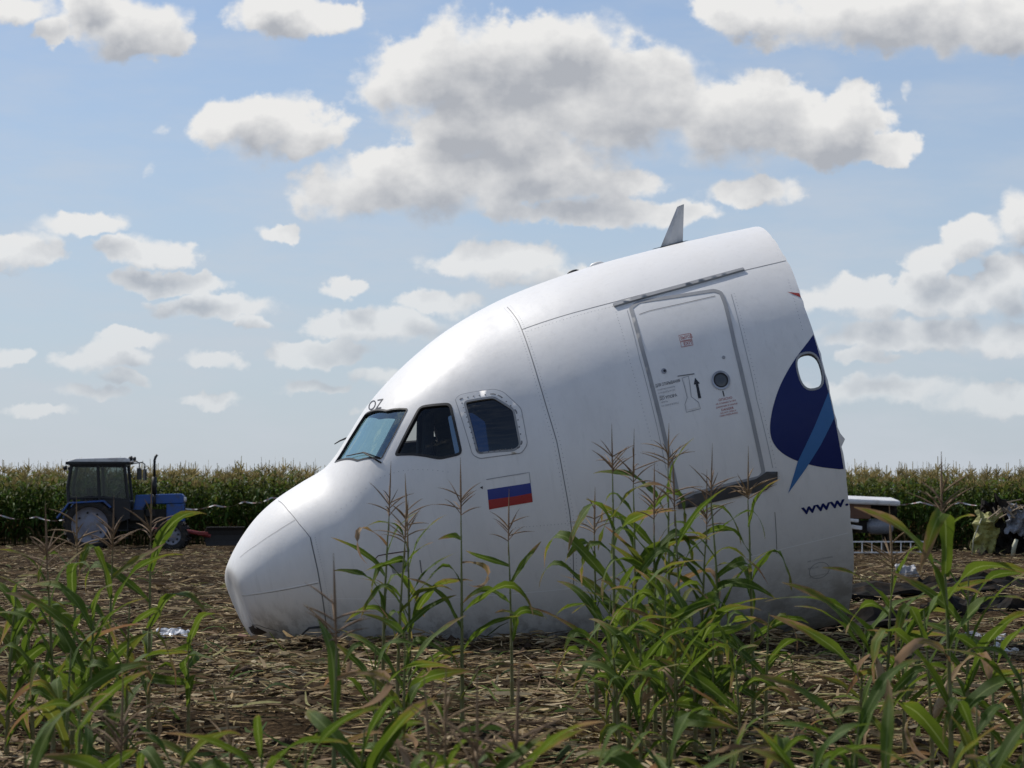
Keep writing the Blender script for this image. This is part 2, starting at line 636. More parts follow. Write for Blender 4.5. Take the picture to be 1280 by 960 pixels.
STRAW = attr_mat('dry_straw')
pal_straw = [(.40, .30, .16), (.31, .22, .11), (.20, .13, .065), (.12, .08, .04), (.48, .39, .24), (.26, .20, .085), (.15, .10, .055)]


def clumped(n, y0, y1, power, thr, spread=.3):
    x, y = scatter_xy(int(n * 1.8), y0, y1, power, spread)
    k = (.55 * fbm(x * .7, y * 1.5, 3) + .55 * fbm(x * .16 + 5, y * .62, 3) + .22 * rng.random(len(x))) > thr + .04
    return x[k][:n], y[k][:n]


def heap(x, y, n):
    """more of the same, pushed up along the belly"""
    hx = rng.uniform(-3.1, 4.6, n)
    hy = 23.35 - .75 * np.exp(-((hx - .9) / 3.0) ** 2) + rng.normal(0, .28, n)
    return np.concatenate([x, hx]), np.concatenate([y, hy])


x, y = clumped(150000, 10.5, 77, .65, .44, .25)
x, y = heap(x, y, 5200)
tag(strips(len(x), x, y, .05, .30, .006, .024, 2, .028, .12, .16, pal_straw, 'straw_litter', STRAW), 'trampled corn straw strewn over the cleared field', kind='stuff')
x, y = clumped(12000, 10.5, 76, 1.05, .48, .26)
x, y = heap(x, y, 500)
tag(strips(len(x), x, y, .10, .42, .018, .05, 4, .03, .28, .2, [(.46, .38, .24), (.40, .30, .17), (.28, .20, .11), (.22, .15, .09), (.30, .28, .12)], 'dry_leaf_litter', attr_mat('dry_leaf', trans=.25)),
    'curled dry corn leaves lying on the cleared field', kind='stuff')
x, y = clumped(4500, 10.5, 70, 1.1, .50, .26)
tag(strips(len(x), x, y, .25, .9, .012, .022, 3, .04, .06, .07, [(.40, .33, .16), (.34, .30, .13), (.30, .21, .10)], 'broken_stalk_litter', STRAW), 'broken corn stalks lying on the cleared field', kind='stuff')
x, y = scatter_xy(2200, 10.5, 50, 1.7)
tag(strips(len(x), x, y, .15, .45, .012, .035, 4, .06, .5, .45, [(.08, .13, .03), (.06, .10, .03), (.12, .16, .04)], 'low_weeds', attr_mat('weed_green', trans=.35)), 'low green weeds between the straw', kind='stuff')


def make_clods():
    n = 7000
    x, y = heap(*clumped(n, 10.5, 72, 1.5, .42), 1500)
    n = len(x)
    r = .012 + .06 * rng.random(n) ** 3.0
    ico = np.array([(0, 0, 1), (.9, 0, .1), (.28, .86, .2), (-.73, .53, .1), (-.73, -.53, .25), (.28, -.86, 0), (0, 0, -1)])
    fc = [(0, 1, 2), (0, 2, 3), (0, 3, 4), (0, 4, 5), (0, 5, 1), (6, 2, 1), (6, 3, 2), (6, 4, 3), (6, 5, 4), (6, 1, 5)]
    P = ico[None] * (1 + .35 * rng.standard_normal((n, 7, 1))) * r[:, None, None]
    a = rng.random(n) * 6.28
    X = P[..., 0] * np.cos(a)[:, None] - P[..., 1] * np.sin(a)[:, None] + x[:, None]
    Y = P[..., 0] * np.sin(a)[:, None] + P[..., 1] * np.cos(a)[:, None] + y[:, None]
    Z = P[..., 2] * .75 + gz(x, y)[:, None] + r[:, None] * .3
    V = np.stack([X, Y, Z], -1).reshape(-1, 3)
    Q = (np.arange(n)[:, None, None] * 7 + np.array(fc)[None]).reshape(-1, 3)
    me = fast_mesh('soil_clods', V, Q, mat('soil_clod', (.055, .038, .026), .95, var=.5, vscale=5, bump=.6, bscale=60, spec=.1))
    tag(link('soil_clods', me), 'clods of dark soil on the cleared field', kind='stuff')


make_clods()

# ---------------------------------------------------------------- the broken-off aircraft nose
AX, AP = R(5.16), R(11.41)
A_O = Vector((-3.03, 24.318, 1.022))
ab = Vector((math.cos(AX) * math.cos(AP), math.sin(AX) * math.cos(AP), math.sin(AP)))
a_s = Vector((math.sin(AX), -math.cos(AX), 0))
au = ab.cross(a_s)
au = au if au.z > 0 else -au
A_M = Matrix(((ab.x, a_s.x, au.x, A_O.x), (ab.y, a_s.y, au.y, A_O.y), (ab.z, a_s.z, au.z, A_O.z), (0, 0, 0, 1)))
# local x runs aft, y to the aircraft's left side, z up; that triad is left-handed, so meshes are kept with -y
FLIP = Matrix.Diagonal((1, -1, 1, 1))
A_W = A_M @ FLIP
XN, XL = -0.06, 6.058


def pchip(xs, ys):
    xs, ys = np.array(xs, float), np.array(ys, float)
    h, d = np.diff(xs), np.diff(ys) / np.diff(xs)
    m = np.zeros_like(xs)
    m[0], m[-1] = d[0], d[-1]
    for i in range(1, len(xs) - 1):
        if d[i - 1] * d[i] > 0:
            w1, w2 = 2 * h[i] + h[i - 1], h[i] + 2 * h[i - 1]
            m[i] = (w1 + w2) / (w1 / d[i - 1] + w2 / d[i])

    def f(q):
        q = np.clip(q, xs[0], xs[-1])
        i = np.clip(np.searchsorted(xs, q) - 1, 0, len(h) - 1)
        t = (q - xs[i]) / h[i]
        return (ys[i] * (1 + 2 * t) * (1 - t) ** 2 + h[i] * m[i] * t * (1 - t) ** 2 + ys[i + 1] * t * t * (3 - 2 * t) + h[i] * m[i + 1] * t * t * (t - 1))
    return f


def prof(pts, root=True):
    f = pchip([math.sqrt(max(0, p[0] - XN)) for p in pts], [p[1] for p in pts])
    return lambda x: f(np.sqrt(np.maximum(0, np.asarray(x, float) - XN)))


Ztop = prof([(-.06, -.5), (.02, -.37), (.11, -.245), (.20, -.125), (.325, .015), (.517, .185), (.724, .31), (1.021, .432), (1.27, .525), (1.388, .615), (1.566, .80),
             (1.757, 1.005), (1.905, 1.136), (2.101, 1.283), (2.384, 1.463), (2.756, 1.652), (3.113, 1.784), (3.466, 1.88), (3.986, 1.969), (4.502, 2.026), (5.016, 2.058), (5.5, 2.08), (6.06, 2.09)])
Zbot = prof([(-.06, -.5), (-.03, -.66), (.05, -.84), (.147, -.96), (.387, -1.10), (.94, -1.36), (1.5, -1.58), (2.15, -1.76), (3.3, -1.97), (4.5, -2.07), (6.06, -2.07)])
Wid = prof([(-.06, 0), (0, .29), (.1, .47), (.3, .70), (.5, .86), (.75, 1.01), (1, 1.13), (1.5, 1.34), (2, 1.52), (2.5, 1.67), (3, 1.785), (3.5, 1.87), (4, 1.93), (4.5, 1.96), (5.2, 1.975), (6.06, 1.975)])
Zmid = prof([(-.06, -.5), (.3, -.46), (1, -.42), (2, -.25), (3, -.1), (4, 0), (6.06, 0)])
Nexp = prof([(-.06, 2), (.5, 2.15), (1.2, 2.45), (1.9, 2.6), (2.5, 2.35), (3.5, 2.0), (6.06, 2)])
D_P, D_N = np.array((.115, .10, -.40)), np.array((-.955, .16, -.17))
D_N = D_N / np.linalg.norm(D_N)


def S0(x, t):
    """skin point in aircraft axes for station x and angle t (0 at the crown, + on the left side)"""
    x, t = np.asarray(x, float), np.asarray(t, float)
    c, s = np.cos(t), np.sin(t)
    n = np.where(c > 0, Nexp(x), 2.0)
    y = Wid(x) * np.sign(s) * np.abs(s) ** (2 / n)
    zm = Zmid(x)
    h = np.where(c > 0, Ztop(x) - zm, zm - Zbot(x))
    z = zm + h * np.sign(c) * np.abs(c) ** (2 / n)
    P = np.stack([x + 0 * t, y, z], -1)
    d = (P - D_P) @ D_N
    d = .5 * (d + np.sqrt(d * d + (.05 ** 2))) * (1 - .05 * np.sin(9 * P[..., 1]) * np.cos(7 * P[..., 2]))     # crushed flat, with a rounded crease
    return P - d[..., None] * D_N


def SN(x, t):
    e = 2e-3
    x, t = np.asarray(x, float), np.asarray(t, float)
    xe = np.clip(x, XN + 2 * e, XL - e)
    a = S0(xe + e, t) - S0(xe - e, t)
    b = S0(xe, t + e) - S0(xe, t - e)
    n = np.cross(a, b)
    return n / np.maximum(1e-9, np.linalg.norm(n, axis=-1, keepdims=True))


def S(x, t, off=0.0):
    P = S0(x, t)
    N = SN(x, t)
    P = P + N * off
    P = P * np.array([1, -1, 1])          # to right-handed object axes
    return P, N * np.array([1, -1, 1])


_xs = XN + (XL - XN) * np.linspace(0.002, 1, 220) ** 1.6
_ts = np.linspace(-math.pi, math.pi, 361)
_P, _ = S(*np.meshgrid(_xs, _ts, indexing='ij'))
_V = [tuple(p) for p in _P.reshape(-1, 3)]
_k = len(_ts)
_Q = [(i * _k + j, i * _k + j + 1, (i + 1) * _k + j + 1, (i + 1) * _k + j) for i in range(len(_xs) - 1) for j in range(_k - 1)]
A_BVH = BVHTree.FromPolygons(_V, _Q)
A_I = A_W.inverted()
_o = A_I @ EYE
A_R3 = A_I.to_3x3()


def xt(px, py):
    """station and angle of the skin point that the photo shows at a pixel"""
    for k in range(160):
        k = (k + 1) // 2 * (1 if k % 2 else -1)
        hit, _, fi, _ = A_BVH.ray_cast(_o, (A_R3 @ pix_ray(px + .25 * k, py)).normalized())
        if hit is not None:
            break
    i, j = fi // (_k - 1), fi % (_k - 1)
    p, e1, e2 = _P[i, j], _P[i + 1, j] - _P[i, j], _P[i, j + 1] - _P[i, j]
    a, b = np.linalg.lstsq(np.stack([e1, e2], 1), np.array(hit) - p, rcond=None)[0]
    a, b = min(1.2, max(-.2, a)), min(1.2, max(-.2, b))
    return (_xs[i] + (_xs[i + 1] - _xs[i]) * a, _ts[j] + (_ts[j + 1] - _ts[j]) * b)


KY = 1.7                                     # metres per radian in the flat working plane


def poly_px(pts):
    return [xt(*p) for p in pts]


def dens(poly, closed=True, step=.04):
    o = []
    n = len(poly)
    for i in range(n if closed else n - 1):
        a, b = poly[i], poly[(i + 1) % n]
        k = max(1, int(math.hypot(b[0] - a[0], (b[1] - a[1]) * KY) / step))
        for j in range(k):
            o.append((a[0] + (b[0] - a[0]) * j / k, a[1] + (b[1] - a[1]) * j / k))
    if not closed:
        o.append(poly[-1])
    return o


def inset(poly, d):
    """polygon moved inwards by d metres (outwards when negative)"""
    q = [(x, t * KY) for x, t in poly]
    ar = sum(q[i - 1][0] * q[i][1] - q[i][0] * q[i - 1][1] for i in range(len(q)))
    sg = 1 if ar > 0 else -1
    o = []
    n = len(q)
    for i in range(n):
        p0, p1, p2 = Vector(q[i - 1]), Vector(q[i]), Vector(q[(i + 1) % n])
        e1, e2 = (p1 - p0).normalized(), (p2 - p1).normalized()
        n1, n2 = Vector((-e1.y, e1.x)) * sg, Vector((-e2.y, e2.x)) * sg
        m = n1 + n2
        if m.length < 1e-6:
            m = n1.copy()
        m.normalize()
        p = p1 + m * (d / max(.35, m.dot(n1)))
        o.append((p.x, p.y / KY))
    return o


def rounded(poly, r=.05, k=4):
    """corners rounded off in the working plane"""
    o = []
    n = len(poly)
    for i in range(n):
        p0, p1, p2 = (Vector((poly[j % n][0], poly[j % n][1] * KY)) for j in (i - 1, i, i + 1))
        a, b = p0 - p1, p2 - p1
        rr = min(r, a.length * .45, b.length * .45)
        a, b = p1 + a.normalized() * rr, p1 + b.normalized() * rr
        for j in range(k + 1):
            t = j / k
            q = a * (1 - t) ** 2 + p1 * 2 * t * (1 - t) + b * t * t
            o.append((q.x, q.y / KY))
    return o


def inside(px, py, poly):
    c = np.zeros(len(px), bool)
    n = len(poly)
    for i in range(n):
        x1, y1 = poly[i - 1]
        x2, y2 = poly[i]
        if y1 == y2:
            continue
        k = ((y1 > py) != (y2 > py)) & (px < (x2 - x1) * (py - y1) / (y2 - y1) + x1)
        c ^= k
    return c


def cdt(points, loops, outer=None, holes=()):
    """triangles of a flat point set with loops kept as edges; outer and holes are loops of (x, t)"""
    vs = [Vector((x, t * KY)) for x, t in points]
    es = []
    for lp in loops:
        k = len(vs)
        vs += [Vector((x, t * KY)) for x, t in lp]
        es += [(k + i, k + (i + 1) % len(lp)) for i in range(len(lp))]
    v, e, f, *_ = delaunay_2d_cdt(vs, es, [], 0, 1e-6)
    v = np.array([(p[0], p[1] / KY) for p in v])
    f = np.array([t for t in f if len(t) == 3])
    c = v[f].mean(1)
    keep = np.ones(len(f), bool)
    if outer is not None:
        keep &= inside(c[:, 0], c[:, 1], outer)
    for h in holes:
        keep &= ~inside(c[:, 0], c[:, 1], h)
    f = f[keep]
    a = v[f[:, 1]] - v[f[:, 0]]
    b = v[f[:, 2]] - v[f[:, 0]]
    neg = a[:, 0] * b[:, 1] - a[:, 1] * b[:, 0] < 0
    f[neg] = f[neg][:, ::-1]
    return v, f


def skin_mesh(name, v, f, off, mats, thick=0.0, normals=True):
    P, N = S(v[:, 0], v[:, 1], off)
    V = [tuple(p) for p in P]
    NN = [tuple(n) for n in N]
    Fc = [tuple(t[::-1]) for t in f]          # mirrored axes: turn the faces round
    if thick:
        ed = {}
        for t in Fc:
            for i in range(3):
                a, b = t[i], t[(i + 1) % 3]
                if (b, a) in ed:
                    del ed[(b, a)]
                else:
                    ed[(a, b)] = 1
        low = {}
        for a, b in ed:
            for q in (a, b):
                if q not in low:
                    low[q] = len(V)
                    V.append(tuple(Vector(V[q]) - Vector(NN[q]) * thick))
        sk = []
        for a, b in ed:
            k = len(V)
            V += [V[a], V[b], V[low[b]], V[low[a]]]
            sk.append((k + 1, k, k + 3, k + 2))
        Fc += sk
    me = bpy.data.meshes.new(name)
    me.from_pydata(V, [], Fc)
    for m in (mats if isinstance(mats, (list, tuple)) else [mats]):
        me.materials.append(m)
    me.polygons.foreach_set('use_smooth', [len(q) == 3 for q in Fc])
    me.update()
    if normals and not thick:
        me.normals_split_custom_set_from_vertices(NN)
    return me


def patch(name, poly, off, m, parent, holes=(), thick=0.0, grid=.07):
    poly = dens(poly)
    holes = [dens(h) for h in holes]
    a = np.array(poly)
    gx = np.arange(a[:, 0].min() + grid / 2, a[:, 0].max(), grid)
    gt = np.arange(a[:, 1].min() + grid / 2 / KY, a[:, 1].max(), grid / KY)
    pts = []
    if len(gx) and len(gt):
        X, T = (q.ravel() for q in np.meshgrid(gx, gt))
        inn = dens(inset(poly, grid * .3))
        k = inside(X, T, poly)
        B = np.array(poly + [q for h in holes for q in h])
        dm = np.min((X[:, None] - B[None, :, 0]) ** 2 + ((T[:, None] - B[None, :, 1]) * KY) ** 2, 1)
        k &= dm > (grid * .35) ** 2
        pts = list(zip(X[k], T[k]))
    v, f = cdt(pts, [poly] + holes, poly, holes)
    return link(name, skin_mesh(name, v, f, off, m, thick), parent)


def ribbon(name, pts, width, off, m, parent, closed=False, taper=False):
    """narrow band along a line of (x, t) points"""
    q = dens(pts, closed, .05)
    V, Fc = [], []
    n = len(q)
    for i in range(n):
        a, b = (q[(i - 1) % n], q[(i + 1) % n]) if closed else (q[max(0, i - 1)], q[min(n - 1, i + 1)])
        d = Vector((b[0] - a[0], (b[1] - a[1]) * KY)).normalized()
        wd = width / 2 * (1 - .7 * abs(2 * i / n - 1) if taper else 1)
        for sg in (1, -1):
            V.append((q[i][0] - d.y * wd * sg, q[i][1] + d.x * wd * sg / KY))
    V = np.array(V)
    for i in range(n if closed else n - 1):
        j = (i + 1) % n
        Fc.append((2 * i, 2 * j, 2 * j + 1, 2 * i + 1))
    P, N = S(V[:, 0], V[:, 1], off)
    me = bpy.data.meshes.new(name)
    me.from_pydata([tuple(p) for p in P], [], Fc)
    me.materials.append(m)
    me.polygons.foreach_set('use_smooth', [True] * len(Fc))
    me.update()
    me.normals_split_custom_set_from_vertices([tuple(n) for n in N])
    return link(name, me, parent)


def lettering(name, text, px, py, height, m, parent, off=.0035, align='LEFT', shear=0.0, wide=1.0, slope=0.0, bold=0.0):
    """flat print on the skin; px, py is the photo pixel of the start of its base line"""
    cu = bpy.data.curves.new(name, 'FONT')
    cu.body = text
    cu.size = 1.0
    cu.align_x = align
    cu.shear = shear
    cu.offset = bold
    cu.resolution_u = 3
    tmp = bpy.data.objects.new(name, cu)
    col.objects.link(tmp)
    dg = bpy.context.evaluated_depsgraph_get()
    me = bpy.data.meshes.new_from_object(tmp.evaluated_get(dg))
    bpy.data.objects.remove(tmp)
    bpy.data.curves.remove(cu)
    x0, t0 = xt(px, py)
    r = Wid(x0)
    sc = height / .73
    bm = bmesh.new()
    bm.from_mesh(me)
    bmesh.ops.triangulate(bm, faces=bm.faces)
    co = np.array([v.co[:] for v in bm.verts])
    X = x0 + co[:, 0] * sc * wide * math.cos(slope) - co[:, 1] * sc * math.sin(slope)
    T = t0 - (co[:, 1] * sc * math.cos(slope) + co[:, 0] * sc * wide * math.sin(slope)) / r
    P, N = S(np.clip(X, XN, XL), T, off)
    for v, p in zip(bm.verts, P):
        v.co = p
    bm.to_mesh(me)
    bm.free()
    me.name = name
    me.materials.clear()
    me.materials.append(m)
    return link(name, me, parent)


# ---- finishes
WHITE = paint_white()
BLUE = mat('logo_blue', (.008, .018, .110), .45, var=.08, spec=.25)
SKYBLUE = mat('logo_light_blue', (.05, .16, .37), .45, var=.08, spec=.25)
FLAGBLUE = mat('flag_blue', (.012, .03, .22), .35, var=.15, coat=.3)
FLAGRED = mat('flag_red', (.33, .018, .02), .35, var=.15, coat=.3)
INK = mat('black_print', (.012, .013, .02), .5)
RED = mat('red_print', (.38, .04, .03), .5)
LINE = mat('panel_joint', (.16, .16, .165), .6, var=.3)
FAINT = mat('faint_joint', (.33, .33, .34), .6, var=.3)
SEAL = mat('grey_seal', (.31, .315, .32), .55, var=.25, vscale=6)
METAL = mat('brushed_metal', (.42, .42, .43), .35, metal=.8, var=.15, dirt=(.15, .13, .11))
STEEL = mat('pale_strip', (.9, .9, .9), .35)
DARKMETAL = mat('dark_scuff_plate', (.050, .050, .052), .6, var=.3, dirt=(.10, .095, .09))
GREYPAINT = mat('antenna_grey', (.50, .51, .52), .4, var=.1, dirt=(.3, .29, .27))
LINER = mat('inner_lining', (.30, .31, .29), .8, var=.3, dirt=(.12, .14, .09))
PRIMER = mat('green_primer', (.30, .33, .14), .6, var=.25, dirt=(.13, .11, .06))
DARK = mat('cockpit_dark', (.028, .030, .034), .6, var=.3)
SEATM = mat('seat_blue_grey', (.035, .04, .055), .9, var=.3)
RUBBER = mat('black_rubber', (.018, .018, .019), .6, var=.3)
G_FRONT = glass('windscreen_glass', (.62, .78, .79), 2.7, .02, (.72, .93, 1, 1))
G_SIDE = glass('side_glass', (.74, .73, .70), 1.4)
G_AFT = glass('aft_glass', (.08, .14, .26), 1.65)
G_CABIN = glass('cabin_glass', (.93, .95, .97), 1.45)
G_PORT = glass('porthole_glass', (.10, .11, .11), 1.5)

plane = empty('aircraft_nose')
plane.matrix_world = A_W
tag(plane, 'broken-off white airliner nose section lying on its belly in the cleared field', 'aircraft')

# ---- windows
L1 = rounded(poly_px([(418.5, 578), (437.5, 547.5), (456.5, 518), (483, 513.5), (509.5, 511.5), (493.5, 542.5), (477, 573.5), (447, 576)]), .025)
L2 = rounded(poly_px([(493, 570), (524.5, 508.5), (563, 504.5), (577.5, 567.5), (549, 574)]), .05)
L3 = rounded(poly_px([(580.5, 502.5), (617, 496.5), (642, 512), (650.5, 557), (643, 563), (597, 567)]), .035)
wx, wt = xt(1012.5, 463.5)
PW = []
for i in range(24):
    a = 2 * math.pi * i / 24
    ca, sa = math.cos(a), math.sin(a)
    PW.append((wx + .118 * math.copysign(abs(ca) ** .78, ca), wt + .172 / 1.95 * math.copysign(abs(sa) ** .78, sa)))
mirror = lambda p: [(x, -t) for x, t in reversed(p)]
left = [L1, L2, L3, PW]
left_far = [L1, rounded(poly_px([(503, 549), (525, 511), (562, 507), (573, 543)]), .03), L3, PW]
holes = [dens(h) for h in left + [mirror(h) for h in left_far]]

# ---- skin and lining, one surface with the window openings cut through it
NX, NTH = 120, 200
gx = np.concatenate([XN + .46 * np.linspace(0, 1, 46)[:-1] ** 1.3, XN + .46 + (XL - XN - .46) * np.linspace(0, 1, NX) ** 1.15])
gx[0] += 1e-7
gt = np.linspace(-math.pi, math.pi, NTH + 1)
X, T = (q.ravel() for q in np.meshgrid(gx, gt, indexing='ij'))
edge = (X > XL - 1e-6) | (X < XN + .01) | (np.abs(T) > math.pi - 1e-6)
B = np.array([q for h in holes for q in h])
dm = np.min((X[:, None] - B[None, :, 0]) ** 2 + ((T[:, None] - B[None, :, 1]) * KY) ** 2, 1)
k = edge | (dm > .014 ** 2)
v, f = cdt(list(zip(X[k], T[k])), holes, None, holes)
# ragged edge where the fuselage broke
rag = v[:, 0] > XL - 1e-6
jag = .012 + (fbm(v[:, 1] * 4 + 20, v[:, 1] * 0 + 3.3, 3) - .44) * .03 - .008 * (fbm(v[:, 1] * 23 + 5, v[:, 1] * 0 + 9.1, 2) > .42)
tear = .055 * np.exp(-((v[:, 1] - xt(1046, 549)[1]) / .02) ** 2)
v[rag, 0] += (jag + tear)[rag]


def XS(v):
    return v


skin = link('fuselage_skin', skin_mesh('fuselage_skin', v, f, 0.0, WHITE), plane)
vi = v.copy()
keep = (v[f][:, :, 0].mean(1) > .35)
lin = skin_mesh('inner_lining', v, f[keep], -.025 - .06 * np.clip((v[:, 0] - 2.0) / .8, 0, 1)[:, None], LINER, normals=False)
link('inner_lining', lin, plane)
# torn rim of the skin
q = np.array(sorted([tuple(p) for p in v[rag]], key=lambda p: p[1]))
Pa, Na = S(q[:, 0], q[:, 1], 0.0)
Pb, _ = S(q[:, 0], q[:, 1], -.085)
rim = MB()
n = len(q)
rim.add(list(Pa) + list(Pb), [(i, i + 1, n + i + 1, n + i) for i in range(n - 1)])
rim.build('torn_rim', METAL, plane)


def wall_ring(name, outer, inner, off, depth, m, parent):
    """flat ring on the skin with a wall going inwards along its inner edge"""
    o = patch(name, outer, off, m, parent, holes=[inner])
    d = dens(inner)
    a = np.array(d)
    A, _ = S(a[:, 0], a[:, 1], off)
    Bq, _ = S(a[:, 0], a[:, 1], off - depth)
    bm = bmesh.new()
    bm.from_mesh(o.data)
    va = [bm.verts.new(p) for p in A]
    vb = [bm.verts.new(p) for p in Bq]
    for i in range(len(d)):
        j = (i + 1) % len(d)
        bm.faces.new((va[i], va[j], vb[j], vb[i]))
    bm.to_mesh(o.data)
    bm.free()
    return o


for side in (1, -1):
    sd = (lambda p: p) if side == 1 else mirror
    for nm, h, gm, fm, fw, dp in (('windscreen', L1, G_FRONT, RUBBER, .008, .02), ('side_window', L2, G_SIDE, RUBBER, .018, .05), ('aft_window', L3, G_AFT, SEAL, .010, .04),
                                  ('cabin_window', PW, G_CABIN, SEAL, .009, .06)):
        hh = sd(h if side == 1 or h is not L2 else left_far[1])
        fr = wall_ring('window_frame', inset(hh, -.008), inset(hh, fw), .004, dp, fm, plane)
        pane = patch('window_pane', inset(hh, fw * .5), -.018, gm, plane)
        if side == 1:
            fr['label'] = {'windscreen': 'grey frame of the front windscreen', 'side_window': 'black frame of the sliding side window', 'aft_window': 'thin metal frame of the aft cockpit window',
                           'cabin_window': 'frame of the cabin window in the blue emblem'}[nm]
            pane['label'] = {'windscreen': 'teal windscreen pane', 'side_window': 'clear side window pane', 'aft_window': 'dark blue aft window pane', 'cabin_window': 'bright cabin window pane'}[nm]

# bolted surround of the aft cockpit window
o3 = rounded(poly_px([(569.5, 499), (575, 494), (618, 487), (629, 490.5), (651, 511), (659, 555), (652, 566), (600, 573), (591, 568)]), .03)
sur = patch('window_surround', o3, .0045, WHITE, plane, holes=[inset(L3, -.010)], thick=.006)
mid = dens(inset(o3, .045), True, .052)
rv = MB()
for x, t in mid:
    P, N = S(x, t, .0055)
    P, N = Vector(P), Vector(N)
    ax = N.orthogonal().normalized()
    ay = N.cross(ax)
    rv.add([P + (ax * math.cos(a) + ay * math.sin(a)) * .0075 for a in np.arange(6) * math.pi / 3] + [P + N * .002], [(i, (i + 1) % 6, 6) for i in range(6)])
tag(rv.build('rivets', LINE, sur), kind='stuff')
ribbon('joint_line', inset(o3, -.004), .007, .002, FAINT, plane, closed=True)

# ---- nose cone joint, strips, panel lines
ribbon('nose_cone_joint', poly_px([(348, 626), (360, 638), (374, 655), (388, 672)]), .006, .002, LINE, plane)
ribbon('nose_cone_joint', poly_px([(388, 672), (391.5, 688), (397, 712), (403, 746), (407, 775), (410, 800)]), .011, .002, LINE, plane)
ribbon('lightning_strip', poly_px([(300, 697), (320, 682), (345, 665), (369, 650)]), .009, .003, LINE, plane)
st = ribbon('lightning_strip', poly_px([(303, 743), (330, 740), (365, 734), (398, 727)]), .020, .005, STEEL, plane)
ribbon('lightning_strip', poly_px([(303, 744.6), (330, 741.7), (365, 735.7), (398, 728.7)]), .008, .003, LINE, plane)
ribbon('scratch', poly_px([(313, 779), (322, 781), (333, 785), (345, 788), (352, 791)]), .022, .003, DARKMETAL, plane, taper=True)
ribbon('scratch', poly_px([(345, 789), (360, 793), (385, 796), (409, 797)]), .007, .003, STEEL, plane)
ribbon('panel_joint', poly_px([(634, 384), (648, 402), (656, 422), (672, 472), (684, 512), (696, 552), (705, 600), (712, 640), (716, 680), (717, 730)]), .0075, .002, LINE, plane)
ribbon('panel_joint', poly_px([(652, 412), (690, 399), (730, 387.5), (770, 377), (840, 359), (900, 345.5), (950, 333.5), (983, 326)]), .0065, .002, LINE, plane)
ribbon('panel_joint', poly_px([(784, 388), (800, 450), (818, 520), (833, 588)]), .005, .002, FAINT, plane)
ribbon('panel_joint', poly_px([(914, 368), (930, 430), (946, 500), (966, 585)]), .005, .002, FAINT, plane)
ribbon('panel_joint', poly_px([(968.5, 640), (971, 692)]), .006, .002, LINE, plane)
ribbon('panel_joint', poly_px([(416, 748), (460, 748.5), (520, 748.5), (600, 745.5), (700, 737), (770, 728), (840, 718), (900, 705), (960, 690.5), (1020, 676), (1060, 666)]), .0075, .002, STEEL, plane)

# rows of rivets beside the joints
def rivet_row(pts, off_x, step=.033, r=.0042):
    d = dens(poly_px(pts), False, step)
    A, N = S(np.array([q[0] + off_x for q in d]), np.array([q[1] for q in d]), .0012)
    m_ = MB()
    for P, n_ in zip(A, N):
        P, n_ = Vector(P), Vector(n_)
        ax = n_.orthogonal().normalized()
        ay = n_.cross(ax)
        m_.add([P + (ax * math.cos(a) + ay * math.sin(a)) * r for a in np.arange(5) * math.pi * .4], [(0, 1, 2, 3, 4)])
    tag(m_.build('rivet_row', FAINT, plane), kind='stuff')


JA = [(634, 384), (648, 402), (656, 422), (672, 472), (684, 512), (696, 552), (705, 600), (712, 640), (716, 680), (717, 730)]
rivet_row(JA, .03)
rivet_row(JA, -.03)
rivet_row([(914, 368), (930, 430), (946, 500), (966, 585)], .03)
rivet_row([(770, 390), (787, 450), (806, 520), (824, 592)], .0)
rivet_row([(985, 350), (1003, 412)], .0)
rivet_row([(660, 414), (700, 401), (770, 382)], .0)
rivet_row([(640, 660), (760, 652), (830, 640)], .0)
rivet_row([(420, 640), (470, 600), (560, 590)], .0, .05)
rivet_row([(394, 672), (398, 690), (404, 714), (410, 748), (414, 776)], .0, .04)

# ---- print
def lettering_along(text, p0, p1, up, m, parent):
    """print whose base line runs from pixel p0 to p1 over the curved crown"""
    cu = bpy.data.curves.new('lettering', 'FONT')
    cu.body = text
    cu.resolution_u = 3
    tmp = bpy.data.objects.new('lettering', cu)
    col.objects.link(tmp)
    me = bpy.data.meshes.new_from_object(tmp.evaluated_get(bpy.context.evaluated_depsgraph_get()))
    bpy.data.objects.remove(tmp)
    bpy.data.curves.remove(cu)
    bm = bmesh.new()
    bm.from_mesh(me)
    bmesh.ops.triangulate(bm, faces=bm.faces)
    wmax = max(v.co.x for v in bm.verts)
    for v in bm.verts:
        a, b = v.co.x / wmax, v.co.y / .73
        q = xt(p0[0] + (p1[0] - p0[0]) * a + up[0] * b, p0[1] + (p1[1] - p0[1]) * a + up[1] * b)
        v.co = S(*q, .004)[0]
    bm.to_mesh(me)
    bm.free()
    me.name = 'lettering'
    me.materials.clear()
    me.materials.append(m)
    return link('lettering', me, parent)


lettering_along('OZ', (459, 513.5), (476.5, 510.5), (3.2, -12.8), INK, plane)
lettering('lettering', 'www.', 1003, 643, .104, BLUE, plane, wide=1.36, bold=.022)
fl = empty('flag')
fl.parent = plane
TL, TR, BR, BL = poly_px([(608, 599.5), (661.5, 590.5), (666, 627.5), (611.5, 637)])
lp = lambda a, b, t: (a[0] + (b[0] - a[0]) * t, a[1] + (b[1] - a[1]) * t)
patch('blue_band', [lp(TL, BL, .35), lp(TR, BR, .35), lp(TR, BR, .68), lp(TL, BL, .68)], .003, FLAGBLUE, fl)
patch('red_band', [lp(TL, BL, .68), lp(TR, BR, .68), BR, BL], .003, FLAGRED, fl)
ribbon('outline', [TL, TR, lp(TR, BR, .36)], .007, .003, FAINT, fl)
patch('marking', poly_px([(600, 609.5), (603.5, 607.5), (603.5, 611.5)]), .003, INK, plane)

